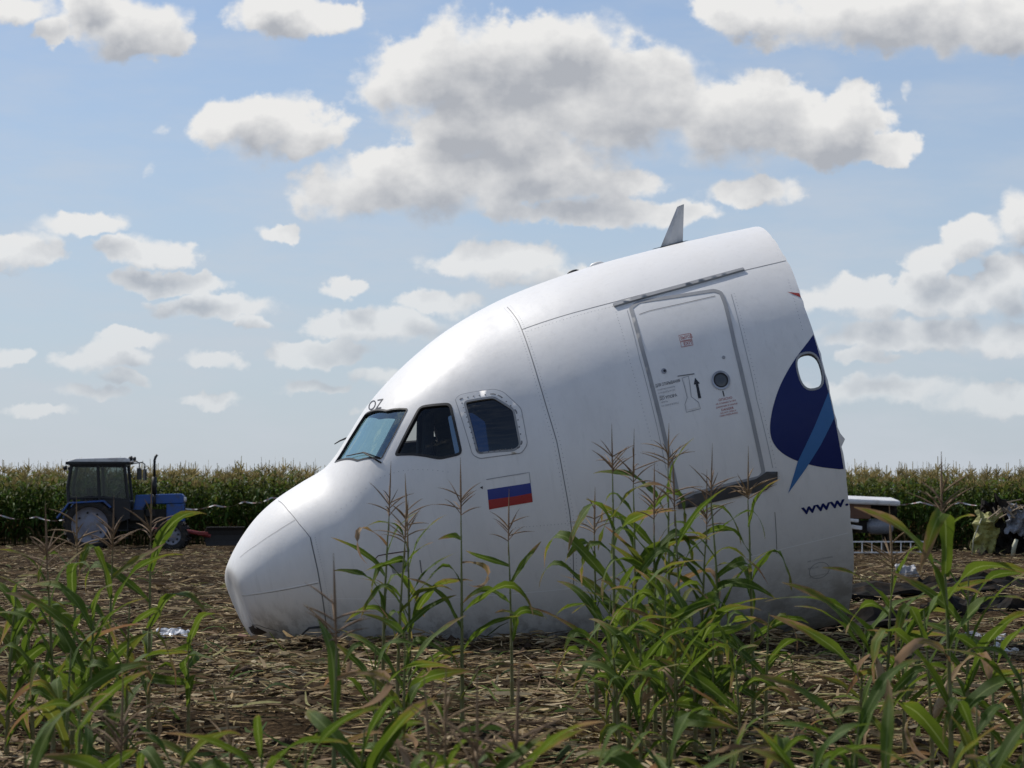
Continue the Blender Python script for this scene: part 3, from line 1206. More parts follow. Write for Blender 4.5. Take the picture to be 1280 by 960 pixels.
logo = poly_px([(1020, 418), (1009, 429), (997, 444), (984, 464), (973, 486), (965.5, 510), (962, 532), (963.5, 548), (971, 561), (984, 571), (1001, 578), (1025, 584), (1050, 586.5)])
for _ in range(2):                           # the drawn outline is a smooth curve
    sm = [logo[0]]
    for a_, b_ in zip(logo[:-1], logo[1:]):
        sm += [(a_[0] * .75 + b_[0] * .25, a_[1] * .75 + b_[1] * .25), (a_[0] * .25 + b_[0] * .75, a_[1] * .25 + b_[1] * .75)]
    logo = sm + [logo[-1]]
tb = logo[-1][1] + .002
xe = XL - .004
lg = patch('emblem', logo + [(xe, tb), (xe, xt(1012, 424)[1] + .02), (xe, logo[0][1] + .004)], .0025, BLUE, plane, holes=[inset(PW, -.009)])
patch('emblem_stripe', [xt(985, 616.5), xt(997, 577), xt(1018, 533), xt(1037, 489), (xe, xt(1040, 487)[1]), (xe, xt(1046, 522)[1]), xt(1026, 556), xt(1007, 586)], .0045, SKYBLUE, plane)
patch('emblem_sliver', [xt(1031.5, 467), xt(1033, 462), (xe, xt(1033, 461)[1]), (xe, xt(1038, 485)[1]), xt(1035.5, 491), xt(1032, 478)], .0045, GREYPAINT, plane)
patch('red_stripe', [xt(984, 365), xt(998, 366.5), (xe, xt(1000, 367)[1]), (xe, xt(1001, 372)[1])], .003, RED, plane)

# ---- cabin door
dp = [(786, 385), (797, 376.5), (845, 369), (893, 361.5), (903, 365), (909, 380), (921, 432), (934, 487), (946, 540), (957, 592), (951, 600), (905, 611), (868, 620), (846, 624), (841, 600), (828, 545), (815, 492), (800, 436)]
DO = rounded(poly_px(dp), .03, 3)
DI = inset(DO, .037)
door = patch('door', inset(DO, .028), .004, WHITE, plane, grid=.09)
seal = patch('door_seal', DO, .008, SEAL, plane, holes=[DI], thick=.012)
ribbon('joint', poly_px([(799, 393.5), (812, 389), (850, 380.5), (894, 370.5)]), .006, .0065, LINE, door)
px_, pt_ = xt(901, 475.5)
circ = lambda x, t, r, n=28: [(x + r * math.cos(2 * math.pi * i / n), t + r * math.sin(2 * math.pi * i / n) / 1.93) for i in range(n)]
ring = patch('porthole', circ(px_, pt_, .088), .014, METAL, door, holes=[circ(px_, pt_, .070)], thick=.012)
patch('rubber_ring', circ(px_, pt_, .072), .009, RUBBER, ring, holes=[circ(px_, pt_, .056)])
patch('pane', circ(px_, pt_, .060), .0065, mat('dark_pane', (.05, .055, .055), .08, coat=1.0), ring)
hx, ht = xt(830, 464)
patch('latch_eye', circ(hx, ht, .026, 14), .009, METAL, door, thick=.006)
patch('latch_hole', circ(hx + .006, ht, .013, 12), .0115, INK, door)
hx, ht = xt(904.5, 447)
patch('latch_pin', circ(hx, ht, .016, 10), .010, FAINT, door, thick=.006)
# handle recess outline, arrow and the printed notes
ribbon('handle_outline', poly_px([(852.5, 473), (860.5, 470.5), (862.5, 482), (864, 496), (873, 503), (875.5, 511), (858, 515.5), (856, 506), (859, 497), (856, 485)]), .006, .0065, FAINT, door, closed=True)
hd = patch('handle', rounded(poly_px([(854, 473.5), (859.5, 472), (861, 484), (862.5, 497), (871.5, 504), (873, 509.5), (859.5, 513), (858, 507), (861, 498), (857.5, 485)]), .01), .008, WHITE, door, thick=.004)
ribbon('handle_mark', poly_px([(847, 470.5), (868, 467.5)]), .008, .0075, LINE, door)
patch('arrow', poly_px([(868.7, 472.5), (874.8, 479.5), (872.6, 479.9), (876.4, 497.5), (872.8, 498.3), (869.6, 480.5), (867.2, 481)]), .0075, INK, door)
for tx, px, py, h, mm in (('ДЛЯ ОТКРЫВАНИЯ', 819.5, 484.5, .030, INK), ('СНАРУЖИ НАЖАТЬ', 822, 489, .015, FAINT), ('И ПОДНЯТЬ РУЧКУ', 823, 493, .015, FAINT), ('ВВЕРХ', 824, 497, .015, FAINT),
                          ('ДО УПОРА', 824.5, 500.5, .028, INK), ('ТЯНУТЬ', 826, 504.5, .015, FAINT), ('НА СЕБЯ И ВПЕРЕД', 827, 509, .015, FAINT)):
    lettering('lettering', tx, px, py, h, mm, door, off=.0075, wide=.62 if h > .029 else .85)
lettering('lettering', 'I', 905, 495.5, .055, INK, door, off=.0075, align='CENTER', bold=.02)
for tx, px, py, h in (('ОПАСНО', 907, 500, .022), ('НЕ ОТКРЫВАТЬ ПРИ', 907.5, 504, .014), ('ДАВЛЕНИИ В КАБИНЕ', 908.5, 508, .014), ('DANGER', 909.5, 512.5, .022), ('DO NOT OPEN IF', 910.5, 515.8, .014), ('CABIN PRESSURIZED', 911, 519, .014)):
    lettering('lettering', tx, px, py, h, RED, door, off=.0075, align='CENTER')
for tx, pp in (('ВЫХОД', [(848.5, 419.8), (863, 417), (864.6, 424.3), (850, 427)]), ('EXIT', [(850.5, 428), (865, 425.2), (866.3, 431.5), (851.8, 434.3)])):
    pl = poly_px(pp)
    ribbon('sign_outline', pl, .0045, .0065, RED, door, closed=True)
    lettering('lettering', tx, pp[3][0] + 1.2 + (2 if tx == 'EXIT' else 0), pp[3][1] - 1.8, .036, RED, door, off=.0075, wide=.86 if tx == 'EXIT' else .62)
# scuff plate under the door, rain gutter above
patch('scuff_plate', poly_px([(846, 628), (868, 617.5), (945, 598.5), (958, 589.5), (971.5, 589.5), (971.5, 599), (958, 612), (905, 624), (868, 633), (848, 636)]), .018, DARKMETAL, plane, thick=.02)
patch('rain_gutter', rounded(poly_px([(766, 381.5), (790, 374), (850, 357.5), (900, 344), (929, 336.3), (931, 338.5), (900, 347.5), (850, 361.5), (795, 376.5), (768, 384.5)]), .008, 2), .022, SEAL, plane, thick=.024)

# ---- hatch, stencils and probes low on the side
ribbon('hatch_outline', poly_px([(470.5, 712), (469.5, 698), (473, 694.5), (490, 691.5), (512, 688.5)]), .012, .003, mat('hatch_line', (.06, .02, .025), .5), plane)
ribbon('hatch_outline', poly_px([(525, 700), (527, 716)]), .010, .003, LINE, plane)
patch('service_panel', rounded(poly_px([(488, 703), (509, 700), (511, 714), (491, 717)]), .02), .004, SEAL, plane, thick=.004)
for tx, px, py, h in (('RESCUE', 1010, 712, .022), ('AIR CONDITIONING', 1009, 703, .020), ('GROUND CONNECTION', 1011, 722, .014)):
    lettering('lettering', tx, px, py, h, FAINT, plane)
ribbon('stencil_ring', circ(*xt(1024, 713), .10, 20), .006, .003, FAINT, plane, closed=True)


tg = poly_px([(311, 783), (316, 781), (322, 784), (334, 790), (326, 793), (314, 790)])
patch('torn_hole', tg, .004, INK, plane)


def on_skin(px, py, off):
    P, _ = S(*xt(px, py), off)
    return Vector(P)


pb = MB()
pb.tube([on_skin(406, 778, 0), on_skin(404, 777.5, .07), on_skin(390, 776.5, .10), on_skin(381, 784, .10)], [.016, .014, .011, .007], 8)
pb.build('pitot_probe', RUBBER, plane, smooth=True)
wp = MB()
c1, c2 = xt(480, 575.5), xt(419, 579.5)
wl = lambda f, off, dx=0.0: S(c1[0] + (c2[0] - c1[0]) * f + dx, c1[1] + (c2[1] - c1[1]) * f, off)[0]
wp.tube([wl(.06, .010), wl(.35, .016), wl(.72, .012)], [.005, .007, .005], 6)
wp.tube([wl(0, .0, -.03), wl(.15, .016, -.025), wl(.38, .018)], [.010, .008, .006], 6)
wp.build('wiper', RUBBER, plane, smooth=True)
wp = MB()
xw = xt(433, 553)[0]
wp.tube([S(xw + .03, -.10, 0)[0], S(xw - .01, -.11, .045)[0], S(xw - .05, -.11, .075)[0]], [.010, .008, .005], 6)
wp.build('wiper', RUBBER, plane, smooth=True)

# ---- blade aerial and small crown fittings
def crown(px, py):
    d = (A_R3 @ pix_ray(px, py)).normalized()
    k = -_o.y / d.y
    return _o + d * k


ae = MB()
b0, b1, t1, t0 = crown(824, 313), crown(853.5, 305), crown(855, 255), crown(846.5, 258.5)
th = .03
secs = []
for f_ in (0, .35, .7, 1.0):
    le, te = b0.lerp(t0, f_), b1.lerp(t1, f_)
    w_ = th * (1 - .55 * f_)
    secs.append([le, le.lerp(te, .3) + Vector((0, w_, 0)), le.lerp(te, .7) + Vector((0, w_ * .8, 0)), te, le.lerp(te, .7) - Vector((0, w_ * .8, 0)), le.lerp(te, .3) - Vector((0, w_, 0))])
vs = [p for s_ in secs for p in s_]
ae.add(vs, [(i * 6 + j, i * 6 + (j + 1) % 6, i * 6 + 6 + (j + 1) % 6, i * 6 + 6 + j) for i in range(3) for j in range(6)] + [tuple(range(18, 24))])
aer = ae.build('blade_aerial', GREYPAINT, plane, smooth=False)
ab_ = MB()
pc = crown(839, 311)
xa = pc.x
for s_ in (-1, 1):
    ab_.add([S(xx, s_ * tt, .012)[0] for xx, tt in ((xa - .20, .0), (xa - .17, .022), (xa + .15, .03), (xa + .20, 0))], [(0, 1, 2, 3) if s_ > 0 else (3, 2, 1, 0)])
ab_.build('aerial_base', RUBBER, plane)
for px, L_, hh, m_ in ((717, .13, .022, RUBBER), (746, .16, .03, WHITE)):
    yy = 343.5 if px == 717 else 333
    c0 = crown(px, yy)
    bb = MB()
    for i, (f0, r0) in enumerate(((-1, .004), (-.6, .02), (0, .025), (.6, .02), (1, .004))):
        pass
    bb.lathe([(.002, -L_ / 2), (hh * .8, -L_ * .3), (hh, 0), (hh * .8, L_ * .3), (.002, L_ / 2)], 'X', (0, 0, 0), 10)
    bo = bb.build('crown_fitting', m_, plane, smooth=True)
    P, N = S(c0.x, 0.0, 0.004)
    bo.location = P
    bo.rotation_euler = (0, math.atan2(float(N[0]), float(N[2])) if True else 0, 0)

# ---- what shows through the windows and the open end
FZ = -.45


def halfw(x, z):
    zm = float(Zmid(x))
    h = (float(Ztop(x)) - zm) if z > zm else (zm - float(Zbot(x)))
    n = float(Nexp(x)) if z > zm else 2
    return float(Wid(x)) * max(0, 1 - (abs(z - zm) / h) ** n) ** (1 / n)


fl_ = MB()
xs_ = np.linspace(.9, XL - .12, 20)
vs = []
for x in xs_:
    hw = max(.05, halfw(x, FZ) - .09)
    vs += [(x, -hw, FZ), (x, hw, FZ), (x, hw, FZ - .06), (x, -hw, FZ - .06)]
fl_.add(vs, [(4 * i + a, 4 * i + b, 4 * i + 4 + b, 4 * i + 4 + a) for i in range(len(xs_) - 1) for a, b in ((0, 1), (1, 2), (2, 3), (3, 0))] + [(76, 77, 78, 79)])
fl_.build('cabin_floor', mat('floor_board', (.14, .14, .13), .8, var=.3), plane)
bk = MB()
xb = 3.62
an = np.linspace(0, 2 * math.pi, 60, endpoint=False)
A_, _ = S(np.full(60, xb), an, -.09)
bk.add(list(A_) + [p + np.array((.05, 0, 0)) for p in A_], [tuple(range(60)), tuple(range(119, 59, -1))])
bk.build('cockpit_bulkhead', DARK, plane)
ip = MB()
for x0_, x1_, z0_, z1_ in ((1.55, 1.85, -.2, .46), (1.48, 1.98, .46, .52)):     # panel and glareshield, kept inside the shell
    q0, q1 = (max(.1, min(halfw(x, z0_), halfw(x, z1_)) - .14) for x in (x0_, x1_))
    ip.add([(x0_, -q0, z0_), (x1_, -q1, z0_), (x1_, q1, z0_), (x0_, q0, z0_), (x0_, -q0, z1_ - .02), (x1_, -q1, z1_), (x1_, q1, z1_), (x0_, q0, z1_ - .02)],
           [(3, 2, 1, 0), (4, 5, 6, 7), (0, 1, 5, 4), (1, 2, 6, 5), (2, 3, 7, 6), (3, 0, 4, 7)])
ip.tube([(2.35, -.02, .30), (2.42, -.02, .62)], [.03, .02], 6)
ip.box((2.2, 0, -.05), (1.0, .46, .5))
ip.build('instrument_panel', DARK, plane, bevel=.02)
SX = xt(541, 540)[0] - .33
for sy in (-1, 1):
    sb = MB()
    sb.box((SX, sy * .56, .10), (.50, .50, .14), (0, R(-5), 0))
    sb.box((SX + .30, sy * .56, .48), (.11, .48, .80), (0, R(12), 0), taper=.85)
    sb.box((SX + .39, sy * .56, 1.00), (.10, .28, .24), (0, R(12), 0))
    sb.box((SX, sy * .56, -.20), (.30, .30, .48))
    for a in (-1, 1):
        sb.box((SX + .07, sy * .56 + a * .28, .33), (.40, .06, .07))
    sb.build('pilot_seat', SEATM, plane, bevel=.03)
for xf in (5.56, 5.03, 4.50):
    hp = MB()
    an = np.linspace(-math.pi, math.pi, 90)
    o_, _ = S(np.full(90, xf), an, -.088)
    i_, _ = S(np.full(90, xf), an, -.15)
    w_ = np.array((.03, 0, 0))
    vs = list(o_) + list(i_) + list(o_ + w_) + list(i_ + w_)
    n = 90
    hp.add(vs, [(a, a + 1, n + a + 1, n + a) for a in range(n - 1)] + [(n + a, n + a + 1, 3 * n + a + 1, 3 * n + a) for a in range(n - 1)] + [(2 * n + a, 3 * n + a, 3 * n + a + 1, 2 * n + a + 1) for a in range(n - 1)])
    hp.build('hoop_frame', PRIMER, plane)

# ---------------------------------------------------------------- corn plants
def leaf_material(name, g0, g1, dry, tip, mid=(.20, .26, .08), trans=.42):
    """green blade with pale midrib and fine veins, drying out from the tip; UV x runs along the leaf, y across"""
    m = bpy.data.materials.new(name)
    m.use_nodes = True
    t = NT(m.node_tree)
    b = t.n['Principled BSDF']
    uv = t.new('ShaderNodeTexCoord')
    s = t.new('ShaderNodeSeparateXYZ')
    t.l.new(uv.outputs['UV'], s.inputs[0])
    oi = t.new('ShaderNodeObjectInfo')
    rnd = oi.outputs['Random']
    ob = uv.outputs['Object']
    n = t.noise(ob, 9.0, 4, .6)
    c = t.mix(t.math('MULTIPLY_ADD', rnd, .7, t.math('MULTIPLY', n, .3)), (*g0, 1), (*g1, 1))
    veins = t.math('SINE', t.math('MULTIPLY', s.outputs[1], 110.0))
    c = t.mix(t.ramp(veins, .2, 1.0, 0.0, .18), c, (.16, .22, .05, 1))
    rib = t.math('ABSOLUTE', t.math('SUBTRACT', s.outputs[1], .5))
    c = t.mix(t.ramp(rib, .03, .07, .75, 0.0), c, (*mid, 1))
    edge = t.math('MULTIPLY_ADD', rib, .5, s.outputs[0])
    d = t.math('ADD', edge, t.math('MULTIPLY', t.math('SUBTRACT', t.noise(ob, 6.0, 5, .65), .5), .9))
    d = t.math('MULTIPLY_ADD', rnd, .25, d)
    f = t.ramp(d, tip, tip + .16)
    c = t.mix(t.ramp(d, tip - .22, tip + .02, 0, .6), c, (.20, .18, .03, 1))
    c = t.mix(f, c, (*dry, 1))
    spots = t.noise(ob, 45.0, 3, .7)
    c = t.mix(t.ramp(spots, .66, .78, 0, .5), c, (.14, .10, .04, 1))
    t.l.new(c, b.inputs['Base Color'])
    b.inputs['Roughness'].default_value = .58
    b.inputs['Specular IOR Level'].default_value = .18
    bn = t.new('ShaderNodeBump')
    bn.inputs['Strength'].default_value = .35
    bn.inputs['Distance'].default_value = .004
    t.l.new(t.math('MULTIPLY_ADD', veins, .35, n), bn.inputs['Height'])
    t.l.new(bn.outputs[0], b.inputs['Normal'])
    tl = t.new('ShaderNodeBsdfTranslucent')
    hsv = t.new('ShaderNodeHueSaturation')
    hsv.inputs['Saturation'].default_value = 1.02
    hsv.inputs['Value'].default_value = 1.45
    hsv.inputs['Hue'].default_value = .485
    t.l.new(c, hsv.inputs['Color'])
    t.l.new(hsv.outputs[0], tl.inputs[0])
    mx = t.new('ShaderNodeMixShader')
    mx.inputs[0].default_value = trans
    t.l.new(b.outputs[0], mx.inputs[1])
    t.l.new(tl.outputs[0], mx.inputs[2])
    t.l.new(mx.outputs[0], t.n['Material Output'].inputs[0])
    return m


LEAF_G = leaf_material('corn_leaf_green', (.040, .084, .009), (.092, .146, .016), (.25, .17, .08), 1.12)
LEAF_Y = leaf_material('corn_leaf_yellowing', (.07, .10, .015), (.13, .14, .02), (.23, .14, .065), .84)
LEAF_D = leaf_material('corn_leaf_dry', (.24, .15, .07), (.17, .10, .05), (.34, .24, .14), .55, mid=(.36, .28, .16), trans=.3)


def stalk_material():
    m = bpy.data.materials.new('corn_stalk')
    m.use_nodes = True
    t = NT(m.node_tree)
    b = t.n['Principled BSDF']
    tc = t.new('ShaderNodeTexCoord')
    o = tc.outputs['Object']
    oi = t.new('ShaderNodeObjectInfo')
    n = t.noise(t.vm('MULTIPLY', o, (30, 30, 4)), 2.0, 4, .6)
    c = t.mix(n, (.085, .115, .025, 1), (.16, .17, .05, 1))
    s = t.new('ShaderNodeSeparateXYZ')
    t.l.new(o, s.inputs[0])
    low = t.math('ADD', t.ramp(s.outputs[2], .1, .8, .75, 0), t.math('MULTIPLY', t.math('SUBTRACT', oi.outputs['Random'], .5), .5))
    c = t.mix(t.math('MULTIPLY', low, n, clamp=True), c, (.22, .14, .07, 1))
    t.l.new(c, b.inputs['Base Color'])
    b.inputs['Roughness'].default_value = .55
    return m


STALK = stalk_material()
TASSEL = mat('tassel_tan', (.24, .16, .085), .85, var=.4, vscale=14)
TASSEL_R = mat('tassel_red_brown', (.20, .13, .075), .85, var=.4, vscale=14)
HUSK = mat('dry_husk', (.34, .25, .15), .8, var=.35, vscale=10, dirt=(.20, .11, .09), dscale=9)
HUSKG = mat('green_husk', (.13, .17, .05), .6, var=.35, vscale=10, dirt=(.28, .22, .12), dscale=9)


def blade(L, Wd, elev, droop, kink, twist, wave, segs=13, sd=0, cross=(-1, -.55, 0, .55, 1)):
    """one leaf growing along +x from the stalk; returns vertices, quads, uvs"""
    r = random.Random(sd)
    p = Vector((0, 0, 0))
    pts, a = [], elev
    sw, ph = r.uniform(-.5, .5), r.uniform(0, 6)
    kt = r.uniform(.35, .65)
    yaw = 0
    V, UV = [], []
    k = len(cross)
    for i in range(segs + 1):
        t = i / segs
        ang = elev - droop * t ** 1.6 - kink / (1 + math.exp(-(t - kt) * 26))
        yaw = sw * t * t
        d = Vector((math.cos(ang) * math.cos(yaw), math.cos(ang) * math.sin(yaw), math.sin(ang)))
        if i:
            p = p + d * (L / segs)
        tw = twist * t * t
        side = Vector((-math.sin(yaw), math.cos(yaw), 0))
        up = d.cross(side) * -1
        up = -up if up.z < 0 and abs(ang) < 1.5 else up
        lat = side * math.cos(tw) + up * math.sin(tw)
        nor = d.cross(lat)
        wd = Wd * .60 * min(1, .42 + 1.5 * t) * max(.02, 1 - t ** 2.4) ** .8
        fold = .30 * (1 - .5 * t)
        for j, c in enumerate(cross):
            wv = wave * wd * math.sin(t * 17 + ph + (1.7 if c > 0 else 0)) * abs(c) ** 2
            V.append(p + lat * (c * wd * math.cos(fold)) + nor * (abs(c) * wd * math.sin(fold) + wv))
            UV.append((t, .5 + c * .5))
    Q = [(i * k + j, i * k + j + 1, (i + 1) * k + j + 1, (i + 1) * k + j) for i in range(segs) for j in range(k - 1)]
    return V, Q, UV


def leaf_mesh(i, kind):
    r = random.Random(100 + i * 7 + {'g': 0, 'y': 1000, 'd': 2000}[kind])
    if kind == 'd':
        a = (r.uniform(.45, .7), r.uniform(.03, .055), r.uniform(.1, .9), r.uniform(1.6, 2.6), r.uniform(.3, 1.3), r.uniform(-2.5, 2.5), .5)
    elif i % 3 == 0:                           # young upright leaf
        a = (r.uniform(.55, .8), r.uniform(.055, .075), r.uniform(1.0, 1.3), r.uniform(.3, 1.0), r.uniform(0, .3), r.uniform(-.8, .8), .18)
    elif i % 3 == 1:                           # arching leaf
        a = (r.uniform(.6, .85), r.uniform(.075, .095), r.uniform(1.0, 1.3), r.uniform(.9, 1.7), r.uniform(0, .9), r.uniform(-1.6, 1.6), .3)
    else:                                      # bent over
        a = (r.uniform(.6, .85), r.uniform(.06, .085), r.uniform(.85, 1.2), r.uniform(.4, 1.0), r.uniform(1.3, 2.1), r.uniform(-1.0, 1.0), .3)
    V, Q, UV = blade(*a, sd=i)
    return fast_mesh('leaf', [tuple(v) for v in V], Q, {'g': LEAF_G, 'y': LEAF_Y, 'd': LEAF_D}[kind], smooth=True, uv=UV)


LEAVES = {k: [leaf_mesh(i, k) for i in range(n)] for k, n in (('g', 18), ('y', 9), ('d', 9))}


def tassel_mesh(i):
    r = random.Random(i)
    mb = MB()
    H = r.uniform(.30, .40)
    lean = Vector((r.uniform(-.06, .06), r.uniform(-.06, .06), 0))

    def spike(p0, d0, L, rad, droop):
        pts, rr = [], []
        n = 5
        p, d = Vector(p0), Vector(d0)
        for q in range(n + 1):
            t = q / n
            pts.append(p.copy())
            rr.append(rad * (.55 + .6 * math.sin(math.pi * min(1, t * 1.1 + .1))) * (1 if t < .99 else .3))
            d = (d + Vector((0, 0, -droop / n))).normalized()
            p = p + d * L / n
        mb.tube(pts, rr, 4, cap=False)
    spike((0, 0, -.10), (0, 0, 1), .12, .004, 0)
    spike((0, 0, 0), (lean.x, lean.y, 1), H, .0055, 0)
    nb = r.randint(9, 14)
    for q in range(nb):
        a = q * 2.4 + r.uniform(-.4, .4)
        z = r.uniform(0, .13) * (.4 + q / nb)
        e = r.uniform(.45, 1.05)
        spike((lean.x * z, lean.y * z, z), (math.cos(a) * math.cos(e), math.sin(a) * math.cos(e), math.sin(e)), r.uniform(.14, .22), .0038, r.uniform(.1, .8))
    me = bpy.data.meshes.new('tassel')
    me.from_pydata(mb.v, [], mb.f)
    me.polygons.foreach_set('use_smooth', [True] * len(mb.f))
    me.materials.append(TASSEL_R if i % 3 == 0 else TASSEL)
    me.update()
    return me


TASSELS = [tassel_mesh(i) for i in range(7)]


def stalk_mesh(i):
    """unit-height stalk with thickened nodes and a slight zigzag"""
    r = random.Random(i)
    mb = MB()
    pts, rr = [], []
    n = 10
    lean = r.uniform(-.05, .05), r.uniform(-.05, .05)
    for q in range(n):
        for t, k in ((0, 1.18), (.08, 1.0), (.9, .95)):
            z = (q + t) / n
            o = .004 * (-1) ** q * (1 - abs(2 * t - 1))
            pts.append((lean[0] * z * z + o, lean[1] * z * z, z))
            rr.append((.0125 * (1 - z) + .0035) * k)
    pts.append((lean[0], lean[1], 1.0))
    rr.append(.003)
    mb.tube(pts, rr, 7, cap=False)
    me = bpy.data.meshes.new('stalk')
    me.from_pydata(mb.v, [], mb.f)
    me.polygons.foreach_set('use_smooth', [True] * len(mb.f))
    me.materials.append(STALK)
    me.update()
    return me, lean


STALKS = [stalk_mesh(i) for i in range(6)]


def ear_mesh(i, m):
    mb = MB()
    prof_ = [(.004, 0), (.016, .02), (.026, .06), (.028, .11), (.021, .17), (.010, .215), (.003, .25)]
    mb.lathe(prof_, 'Z', (0, 0, 0), 10)
    r = random.Random(i)
    for q in range(4):
        a = r.uniform(0, 6.28)
        mb.tube([(.012 * math.cos(a), .012 * math.sin(a), .20), (.02 * math.cos(a), .02 * math.sin(a), .25), (.04 * math.cos(a), .04 * math.sin(a), .26 - .03 * q)], [.004, .003, .001], 4)
    for k, (x_, y_, z_) in enumerate(mb.v):
        mb.v[k] = (x_ * (1 + .12 * math.sin(5 * z_ / .05 + i)), y_, z_)
    me = bpy.data.meshes.new('ear')
    me.from_pydata(mb.v, [], mb.f)
    me.polygons.foreach_set('use_smooth', [True] * len(mb.f))
    me.materials.append(m)
    me.update()
    return me


EARS = [ear_mesh(0, HUSK), ear_mesh(1, HUSKG), ear_mesh(2, HUSK)]
pr = random.Random(11)


def corn_plant(px, d, ytop, label, group=None, nleaf=10, dry=.15, yellow=.2, tassel=True, ear=0, lscale=1.0, plane_az=None, lo=.10, hi=.86, lean=0.0, top_leaf=False):
    """px: photo column of the stalk's foot, d: metres away, ytop: photo row of its tip"""
    x = (px - 640) / F * d
    z = gzf(x, d)
    top = CAM_H + (HOR - ytop) / F * d
    h = top - z
    th = .36 if tassel else 0.02
    hs = max(.3, h - th * .75) if tassel else h * .8
    root = empty('corn_plant', (x, d, z - .02), pr.uniform(0, 6.28))
    if lean:
        root.rotation_euler = (0, lean, 0)
    tag(root, label, 'corn plant', group)
    sm, ln = STALKS[pr.randrange(6)]
    s = link('stalk', sm, root)
    wf = .75 + .25 * min(1.4, h / 1.6)
    s.scale = (wf, wf, hs)
    az = (plane_az if plane_az is not None else pr.uniform(-.6, .6)) - root.rotation_euler.z
    for i in range(nleaf):
        f = lo + (hi - lo) * (i + pr.uniform(-.25, .25)) / max(1, nleaf - 1)
        f = max(.04, f)
        q = pr.random()
        kd = .75 * dry * (2.2 if f < .35 else .30)
        kind = 'd' if q < kd else ('y' if q < kd + .6 * yellow * (1.4 if f < .5 else .7) else 'g')
        me = LEAVES[kind][pr.randrange(len(LEAVES[kind]))]
        o = link('leaf', me, root)
        sc = .82 * lscale * (.62 + .5 * math.sin(math.pi * (.15 + .75 * f))) * pr.uniform(.8, 1.12) * (.55 + .45 * min(1.3, h / 1.9))
        o.location = (ln[0] * f * f * wf, ln[1] * f * f * wf, f * hs)
        o.rotation_euler = (pr.gauss(0, .5), pr.uniform(-.2, .12), az + math.pi * (i % 2) + pr.gauss(0, .38))
        o.scale = (sc, sc * pr.uniform(.9, 1.15), sc)
    if tassel:
        o = link('tassel', TASSELS[pr.randrange(len(TASSELS))], root)
        o.location = (ln[0] * wf, ln[1] * wf, hs - .01)
        k = th / .36
        o.scale = (k, k, k * .95)
        o.rotation_euler = (0, 0, pr.uniform(0, 6))
    for e in range(ear):
        o = link('ear', EARS[pr.randrange(3)], root)
        f = .42 + .08 * e
        o.location = (0.01, 0, f * hs)
        o.rotation_euler = (0, pr.uniform(.25, .5), pr.uniform(0, 6.28))
        o.scale = (wf,) * 3
    return root


# --- the plants left standing between the photographer and the aircraft
# middle group before the nose
corn_plant(479, 15.5, 588, 'slender tasselled corn plant leftmost before the flag and nose hatch', nleaf=8, lo=.25, yellow=.3, dry=.25)
corn_plant(497, 15.0, 618, 'corn plant with many arching leaves just left of the nose hatch', nleaf=10, lo=.2, yellow=.2, lscale=1.05)
corn_plant(513, 15.2, 606, 'corn plant with twin tips directly in front of the nose hatch', nleaf=10, lo=.2, yellow=.25)
corn_plant(578, 15.0, 584, 'tall thin corn plant with a spiky tassel between hatch and flag', nleaf=8, lo=.18, yellow=.1)
corn_plant(640, 16.5, 622, 'thin lone corn plant whose tassel touches the red band of the flag', nleaf=6, lo=.3, yellow=.05, lscale=.85)
corn_plant(505, 12.8, 735, 'low leafy corn plant below the nose hatch', nleaf=9, dry=.25, yellow=.3, tassel=False, lo=.3)
corn_plant(470, 12.2, 760, 'short bushy corn plant left of the group before the nose', nleaf=9, dry=.2, tassel=False, lo=.25)
# big clump before the door
for a in ((768, 14.6, 530, 'tallest corn plant at the left side of the dense clump before the door', 9, .2), (795, 15.3, 548, 'tasselled corn plant second from the left in the clump before the door', 10, .15),
          (745, 15.4, 610, 'corn plant leaning out at the left edge of the dense clump', 8, .2), (818, 14.8, 588, 'corn plant in the heart of the clump below the door seal', 11, .12),
          (836, 15.6, 528, 'corn plant with a loose spread tassel over the lower left door corner', 9, .1), (852, 14.4, 575, 'broad leaved corn plant below the middle of the door', 11, .1),
          (874, 15.0, 600, 'corn plant half hidden under the door sill', 10, .15), (901, 14.9, 566, 'tall corn plant before the right half of the door sill', 9, .12),
          (940, 15.2, 566, 'thin corn plant at the right end of the door sill', 7, .15)):
    corn_plant(a[0], a[1], a[2], a[3], nleaf=a[4], dry=a[5], yellow=.22, lo=.15, lscale=1.05)
for px, d, yt, lb in ((758, 14.0, 690, 'untasselled corn plant low at the left border of the dense clump'), (785, 13.6, 672, 'untasselled corn plant under the tallest plant of the dense clump'),
                      (808, 14.1, 655, 'highest untasselled corn plant inside the dense clump'), (829, 13.4, 668, 'untasselled corn plant in the middle of the dense clump below the door corner'),
                      (846, 13.9, 690, 'untasselled corn plant below the middle of the door sill'), (868, 13.5, 700, 'untasselled corn plant just right of the dense clump centre'),
                      (800, 12.9, 735, 'short corn plant at the very front of the dense clump'), (842, 12.6, 748, 'shortest front corn plant in the dense clump below the door'),
                      (890, 13.2, 735, 'short corn plant at the right border of the dense clump'), (775, 13.1, 725, 'short corn plant at the front left of the dense clump')):
    corn_plant(px, d, yt, lb, group='untasselled plants of the clump before the door', nleaf=10, dry=.14, yellow=.15, tassel=False, lo=.2, lscale=1.0)
corn_plant(955, 13.6, 716, 'short corn plant with a bent leaf right of the dense clump', nleaf=7, dry=.25, tassel=False, lo=.25)
corn_plant(925, 13.0, 760, 'low drying corn plant at the right foot of the dense clump', nleaf=7, dry=.45, tassel=False, lo=.25)
